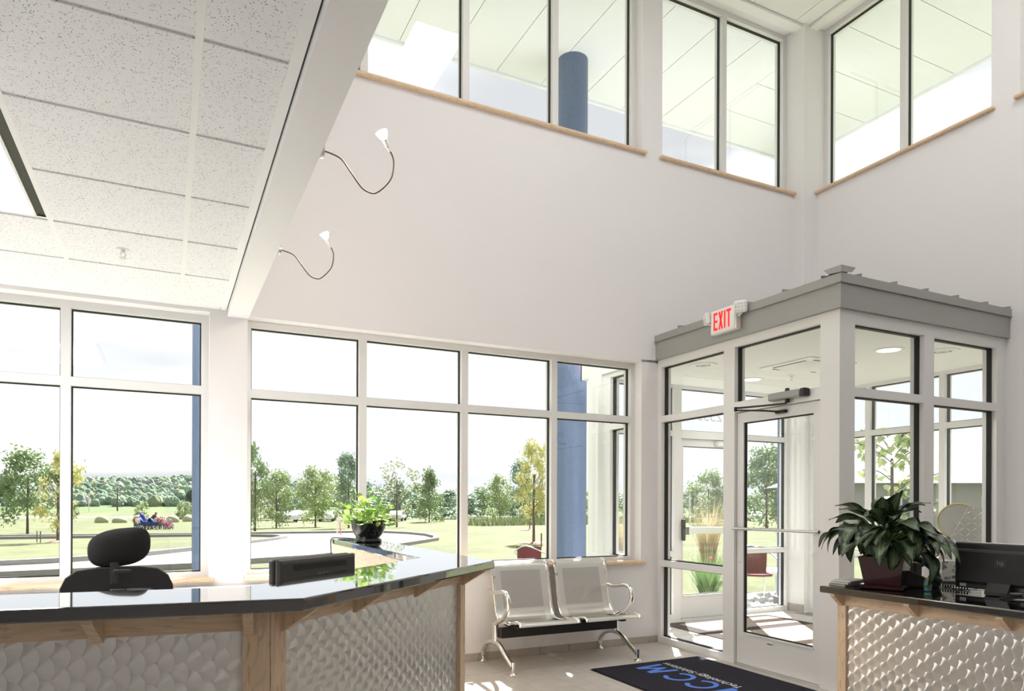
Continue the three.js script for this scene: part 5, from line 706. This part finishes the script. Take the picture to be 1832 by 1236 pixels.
{
  const SK = [0.55, 0.36, 0.26], PX = (px, d) => { const th = 26.26 * Math.PI / 180, l = (px - 916) / 1250.6 * d; return [Math.sin(th) * d + Math.cos(th) * l, -Math.cos(th) * d + Math.sin(th) * l]; }, D = 60.8, at = (px, k = 0) => PX(px, D + k);
  const P = (px, k, label, turn, o) => { const [x, z] = at(px, k); figure('person', label, x, z, turn, { skin: SK, pants: [0.12, 0.14, 0.22], ...o }); };
  P(259, 0.6, 'adult in a blue shirt leaning over a blue pram', -1.2, { h: 1.68, shirt: [0.05, 0.09, 0.42], bend: 0.6, armR: [0.02, -0.1, 0.12, 0.02, -0.1, 0.1], armL: [0.05, 0.12, 0.08, 0.02, 0.14, 0.02], hair: [0.6, 0.5, 0.35] });
  P(270, 2.4, 'adult in a brown top bending beside the prams', 1.4, { h: 1.62, shirt: [0.14, 0.05, 0.03], bend: 0.75, armR: [0.02, -0.14, 0.08, 0.02, -0.12, 0.06], armL: [0.02, -0.14, 0.08, 0.02, -0.12, 0.06], hair: [0.05, 0.02, 0.015] });
  P(242, 0.2, 'small child in a red top at the end of the group', 0.4, { h: 1.02, shirt: [0.5, 0.04, 0.05] }); P(246, -1.2, 'child in a white shirt beside the first pram', 0.2, { h: 1.12, shirt: [0.75, 0.76, 0.8], hair: [0.35, 0.25, 0.12] });
  P(283, 0.9, 'child in a dark red top next to the last pram', 0.1, { h: 1.05, shirt: [0.3, 0.02, 0.03], pants: [0.03, 0.03, 0.04] }); P(287, -0.4, 'child in a bright red shirt standing in the line', -0.3, { h: 1.1, shirt: [0.62, 0.05, 0.04] }); P(290.5, 0.9, 'child in a light blue shirt and jeans', 0.5, { h: 1.08, shirt: [0.2, 0.4, 0.75] });
  P(294, -0.2, 'child in a pale grey shirt near the end of the line', 0, { h: 1.06, shirt: [0.6, 0.6, 0.68], hair: [0.5, 0.36, 0.18] }); P(299, -0.5, 'child in red sitting on the grass', 0.3, { h: 1.0, shirt: [0.55, 0.04, 0.06], sit: 1 }); P(303, 0.3, 'adult in a mauve top sitting on the grass', -0.6, { h: 1.6, shirt: [0.34, 0.26, 0.36], sit: 1 }); P(308, -0.9, 'child in pink sitting beside the mauve adult', -0.2, { h: 1.0, shirt: [0.65, 0.4, 0.42], sit: 1 });
  const pr = thing('pram', 'dark blue pram with large wheels, first in the row', 'pram', [at(253, -0.2)[0], gy(-68), at(253, -0.2)[1]], 0.3, 'blue prams on the lawn'), navy = std({ color: C(0.03, 0.05, 0.2), roughness: 0.8 });
  part('tub', moved(slabXY([[-0.4, 0.35], [0.35, 0.35], [0.45, 0.7], [-0.5, 0.7]], 0.5, 0.03), 0, 0, -0.25), navy, pr); part('hood', new THREE.SphereGeometry(0.34, 16, 10, 0, Math.PI, 0, Math.PI / 1.6).rotateY(Math.PI / 2).translate(-0.2, 0.68, 0), navy, pr); for (const [wx, wz] of [[-0.32, 0.26], [-0.32, -0.26], [0.32, 0.26], [0.32, -0.26]]) part('wheel', new THREE.TorusGeometry(0.17, 0.03, 8, 20).translate(wx, 0.2, wz), M.black, pr); part('handle', tube([[0.4, 0.65, 0.22], [0.65, 0.95, 0.22], [0.65, 0.95, -0.22], [0.4, 0.65, -0.22]], 0.018, 24, 6, false, 0.2), M.satin, pr); part('chassis', bx(-0.34, 0.34, 0.22, 0.28, -0.2, 0.2), M.satin, pr);
  dup(pr, [at(265, 1.3)[0], gy(-68), at(265, 1.3)[1]], -0.2, 'dark blue pram in the middle of the row'); dup(pr, [at(272, -1.2)[0], gy(-68), at(272, -1.2)[1]], 0.5, 'dark blue pram at the end of the row by the children');
  // utility poles, lamp posts, barricade
  const pole = thing('utility_pole', 'wooden utility pole with crossarm in front of the wooded hill', 'pole', [PX(210, 200)[0], -1.07, PX(210, 200)[1]]); part('mast', cyl(0.22, 0.15, 6.6, 0, 0, 0, 10), M.bark, pole); part('crossarm', bx(-1.2, 1.2, 5.9, 6.1, -0.08, 0.08), M.bark, pole); for (const k of [-1.1, -0.4, 0.4, 1.1]) part('insulator', cyl(0.08, 0.05, 0.25, k, 6.1, 0, 8), M.white, pole);
  const lp = thing('lamp_post', 'slim lamp post near the highway', 'lamp post', [PX(159, 190)[0], -1.07, PX(159, 190)[1]]); part('mast', cyl(0.12, 0.08, 4.6, 0, 0, 0, 8), M.satin, lp); part('head', rbx(-0.1, 0.8, 4.55, 4.75, -0.2, 0.2, 0.05), M.satin, lp); dup(lp, [PX(1234, 80)[0], -1.07, PX(1234, 80)[1]], 0.4, 'slim lamp post seen through the vestibule doors');
  const ba = thing('barricade', 'white folding barricade with an orange striped leg by the driveway', 'barricade', [9.9, gy(-45.2), -45.2], 0.9); for (const k of [-1, 1]) part('leg', moved(rbx(-0.06, 0.06, 0, 1.32, -0.02, 0.02, 0.004), k * 0.28, 0, 0, 0, 0, k * 0.2), k < 0 ? M.white : std({ color: C(0.85, 0.25, 0.16), roughness: 0.7 }), ba); part('board', rbx(-0.3, 0.3, 0.9, 1.1, -0.03, 0.03, 0.004), M.white, ba);
  // parked cars
  const car = thing('parked_car', 'white parked car under the light green tree', 'car', [PX(517, 90)[0], -1.07, PX(517, 90)[1]], 1.5, 'parked cars'); const paint = std({ color: C(0.75, 0.76, 0.78), roughness: 0.3 }), dark = std({ color: C(0.02, 0.025, 0.03), roughness: 0.1 });
  part('body', moved(slabXY([[-2.2, 0.35], [2.2, 0.35], [2.25, 0.75], [1.3, 0.95], [0.7, 1.42], [-1.1, 1.46], [-1.9, 1.0], [-2.25, 0.9]], 1.7, 0.08), 0, 0, -0.85), paint, car); part('windows', moved(slabXY([[1.15, 0.97], [0.62, 1.36], [-1.05, 1.39], [-1.7, 1.0]], 1.74, 0.02), 0, 0, -0.87), dark, car); for (const [wx, wz] of [[-1.4, 0.8], [-1.4, -0.8], [1.4, 0.8], [1.4, -0.8]]) part('wheel', moved(cyl(0.32, 0.32, 0.22, 0, -0.11, 0, 20).rotateX(Math.PI / 2), wx, 0.32, wz), M.black, car);
  dup(car, [PX(541, 99)[0], -1.07, PX(541, 99)[1]], 1.35, 'white parked car behind the first one'); dup(car, [PX(585, 94)[0], -1.07, PX(585, 94)[1]], 1.3, 'white parked car beside the low bushes'); dup(car, [PX(712, 98)[0], -1.07, PX(712, 98)[1]], 1.1, 'white parked car beyond the sparse tree');
  dup(car, [PX(1350, 105)[0], -1.07, PX(1350, 105)[1]], 0.9, 'white parked car seen through the inner door glass');
}
// ---------------------------------------------------------------- near the entrance
{
  const red = std({ map: tex(128, 128, (u, v, x, y) => { const k = 0.75 + 0.35 * (((x >> 2) + (y >> 2)) & 1) + 0.1 * h2(x, y, 3); return [0.44 * k, 0.17 * k, 0.19 * k]; }, { rx: 5, ry: 5 }), roughness: 0.8, side: THREE.DoubleSide });
  const t = thing('patio_chair', 'maroon patio chair with a bent metal arm on the lawn outside', 'chair', [5.27, gy(-9.9), -9.9], 2.2, 'maroon patio chairs');
  const bg = new THREE.CylinderGeometry(0.27, 0.25, 0.42, 24, 1, true, Math.PI * 0.7, Math.PI * 0.6).translate(0, 0.62, 0); part('backrest', bg, red, t, 'maroon woven back'); part('seat', cyl(0.23, 0.23, 0.03, 0, 0.41, 0, 28), red, t); part('arm_rail', tube([[-0.27, 0.62, 0.25], [-0.29, 0.66, 0.05], [-0.25, 0.74, -0.16], [0, 0.84, -0.27], [0.25, 0.74, -0.16], [0.29, 0.66, 0.05], [0.27, 0.62, 0.25]], 0.013, 40, 8), M.satin, t);
  for (const [x, z] of [[-0.24, 0.22], [0.24, 0.22], [-0.2, -0.2], [0.2, -0.2]]) part('leg', tube([[x * 0.9, 0.42, z * 0.9], [x, 0, z]], 0.012, 4, 8), M.satin, t); for (const k of [-1, 1]) part('arm_post', tube([[k * 0.27, 0.62, 0.25], [k * 0.24, 0.42, 0.22]], 0.012, 4, 8), M.satin, t);
  dup(t, [7.95, gy(-7.8), -7.8], 3.6, 'maroon patio chair beyond the outer vestibule glass'); 
  const tb = thing('patio_table', 'low white patio table beside the chair outside the vestibule', 'table', [8.75, gy(-8.1), -8.1]); part('top', cyl(0.4, 0.4, 0.025, 0, 0.42, 0, 36), M.white, tb); part('pedestal', [cyl(0.03, 0.03, 0.42, 0, 0, 0, 14), cyl(0.22, 0.2, 0.02, 0, 0, 0, 24)], M.satin, tb);
  const bin = thing('planter_tub', 'yellow tub on the lawn beside the patio chair', 'planter', [5.75, gy(-9.4), -9.4]); part('tub', lathe([[0, 0], [0.16, 0], [0.2, 0.4], [0.185, 0.4], [0.15, 0.02], [0, 0.02]], 28), std({ color: C(0.7, 0.55, 0.2), roughness: 0.6 }), bin); part('soil', cyl(0.18, 0.18, 0.01, 0, 0.37, 0, 24), M.soil, bin);
  // young maple by the path: leaves large enough to tell apart
  const mp = thing('young_maple', 'leafy pale green maple just outside the vestibule', 'tree', [10.2, -0.12, -7.2]), r = rng(606), br = [cyl(0.04, 0.02, 2.2, 0, 0, 0, 10)];
  const ls = new THREE.Shape(); [[0, 0], [0.22, 0.08], [0.5, 0.25], [0.34, 0.38], [0.44, 0.6], [0.2, 0.62], [0, 1], [-0.2, 0.62], [-0.44, 0.6], [-0.34, 0.38], [-0.5, 0.25], [-0.22, 0.08]].forEach(([x, y], i) => i ? ls.lineTo(x, y) : ls.moveTo(x, y)); const lg = new THREE.ShapeGeometry(ls); { const p = lg.attributes.position; for (let i = 0; i < p.count; i++) p.setZ(i, -0.4 * p.getX(i) ** 2); lg.computeVertexNormals(); }
  for (let i = 0; i < 22; i++) { const y = 0.5 + 1.9 * r(), a = i * 2.399, L = 0.35 + 0.7 * r() * (1 - y / 4), e = [Math.cos(a) * L, y + L * 0.6, Math.sin(a) * L]; br.push(tube([[0, y, 0], [e[0] * 0.5, y + L * 0.4, e[2] * 0.5], e], 0.008, 6, 5)); for (let k = 0; k < 13; k++) { const f = 0.3 + 0.75 * r(), l = part('leaf', lg, r() < 0.5 ? F.maple : F.light, mp); l.position.set(e[0] * f + (r() - 0.5) * 0.22, y + (e[1] - y) * f + (r() - 0.5) * 0.22, e[2] * f + (r() - 0.5) * 0.22); l.scale.setScalar(0.11 + 0.06 * r()); l.rotation.set(2 + r() * 1.2, r() * 6.28, r() * 0.6, 'YXZ'); } }
  part('branches', br, M.bark, mp);
  // grasses and flower beds
  const clump = (name, label, cat, x, z, n, h, spread, mat, seed, group) => { const rr = rng(seed), l = []; for (let i = 0; i < n; i++) { const a = rr() * 6.283, o = spread * 0.25 * rr(), e = spread * (0.3 + 0.7 * rr()), hh = h * (0.6 + 0.4 * rr()), g = new THREE.PlaneGeometry(0.012, 1, 1, 5).translate(0, 0.5, 0), p = g.attributes.position; for (let k = 0; k < p.count; k++) { const f = p.getY(k); p.setXYZ(k, p.getX(k) * (1.05 - f) * 2 + 0, f * hh, e * f * f); } g.rotateY(a); g.translate(Math.cos(a) * o, 0, Math.sin(a) * o); l.push(g); } const t = thing(name, label, cat, [x, gy(z), z], 0, group); part('blades', l.map((g) => { g.computeVertexNormals(); return g; }), mat, t); return t; };
  const straw = leafMat(0.62, 0.52, 0.36), green = leafMat(0.22, 0.36, 0.12);
  clump('feather_grass', 'tall straw-coloured grass beyond the outer door', 'grass', 9.9, -11.0, 260, 1.75, 0.55, straw, 1); clump('feather_grass', 'tall straw-coloured grass beyond the inner door glass', 'grass', 11.9, -10.7, 240, 1.5, 0.5, straw, 2); clump('feather_grass', 'second straw-coloured clump beside the outer door grass', 'grass', 8.5, -12.2, 200, 1.5, 0.5, straw, 8);
  for (const [i, x, z] of [[3, 7.1, -7.9], [4, 6.3, -8.1], [5, 7.7, -8.6], [6, 8.9, -9.3]]) clump('border_plant', 'leafy green border plant beside the entrance path', 'plant', x, z, 190, 0.75, 0.45, green, i, 'border plants by the entrance');
  for (const [x, y, z] of [[7.0, 0.42, -7.7], [6.35, 0.5, -7.95], [7.25, 0.38, -7.75], [6.1, 0.4, -7.9], [7.6, 0.5, -8.4]]) single('flower', new THREE.IcosahedronGeometry(0.03, 1), std({ color: C(0.65, 0.14, 0.2), roughness: 0.8 }), 'small red flower among the border plants', 'flower', [x, y, z], 0, 'red flowers by the entrance');
  { const rr = rng(29), n = 900, im = new THREE.InstancedMesh(new THREE.IcosahedronGeometry(1, 0), std({ color: C(0.55, 0.55, 0.54), roughness: 0.95 }), n), m = new THREE.Matrix4(), q = new THREE.Quaternion(); for (let i = 0; i < n; i++) { const x = 7.3 + 2.0 * rr(), z = -6.75 - 1.4 * rr(), s = 0.025 + 0.04 * rr(); q.setFromEuler(new THREE.Euler(rr() * 6, rr() * 6, 0)); m.compose(V3(x, gy(z) + s * 0.6, z), q, V3(s, s * 0.7, s)); im.setMatrixAt(i, m); } im.name = 'landscape_stones'; im.userData = { label: 'bed of loose grey stones outside the vestibule', category: 'stones', kind: 'stuff' }; shadows(im); scene.add(im); }
  // neighbouring building
  const h = thing('house', 'low grey building with a hipped roof beyond the vestibule', 'building', [44, gy(-24), -24], -0.55); part('wall', bx(-11, 9, 0, 2.9, -5, 5), std({ color: C(0.42, 0.41, 0.38), roughness: 0.9 }), h);
  const roof = (() => { const p = [[-12, 2.85, 6], [10, 2.85, 6], [10, 2.85, -6], [-12, 2.85, -6], [-6, 6, 0], [4, 6, 0]], f = [[0, 1, 5], [0, 5, 4], [1, 2, 5], [2, 3, 4], [2, 4, 5], [3, 0, 4], [0, 2, 1], [0, 3, 2]], g = new THREE.BufferGeometry(); g.setAttribute('position', new THREE.BufferAttribute(new Float32Array(f.flat().flatMap((i) => p[i])), 3)); g.computeVertexNormals(); return g; })(); part('roof', roof, std({ color: C(0.36, 0.34, 0.33), roughness: 0.9, side: THREE.DoubleSide }), h); for (const x of [-8, -4, 0, 4]) { const w = part('window', bx(x, x + 1.6, 1.0, 2.2, 4.98, 5.06), M.white, h); part('pane', bx(x + 0.08, x + 1.52, 1.08, 2.12, 5.05, 5.08), std({ color: C(0.05, 0.07, 0.1), roughness: 0.1 }), w); }
}
scene.traverse((o) => { if (o.isMesh) { const m = o.material; if (m.transmission > 0.9) { o.castShadow = false; } } });
renderer.render(scene, camera);
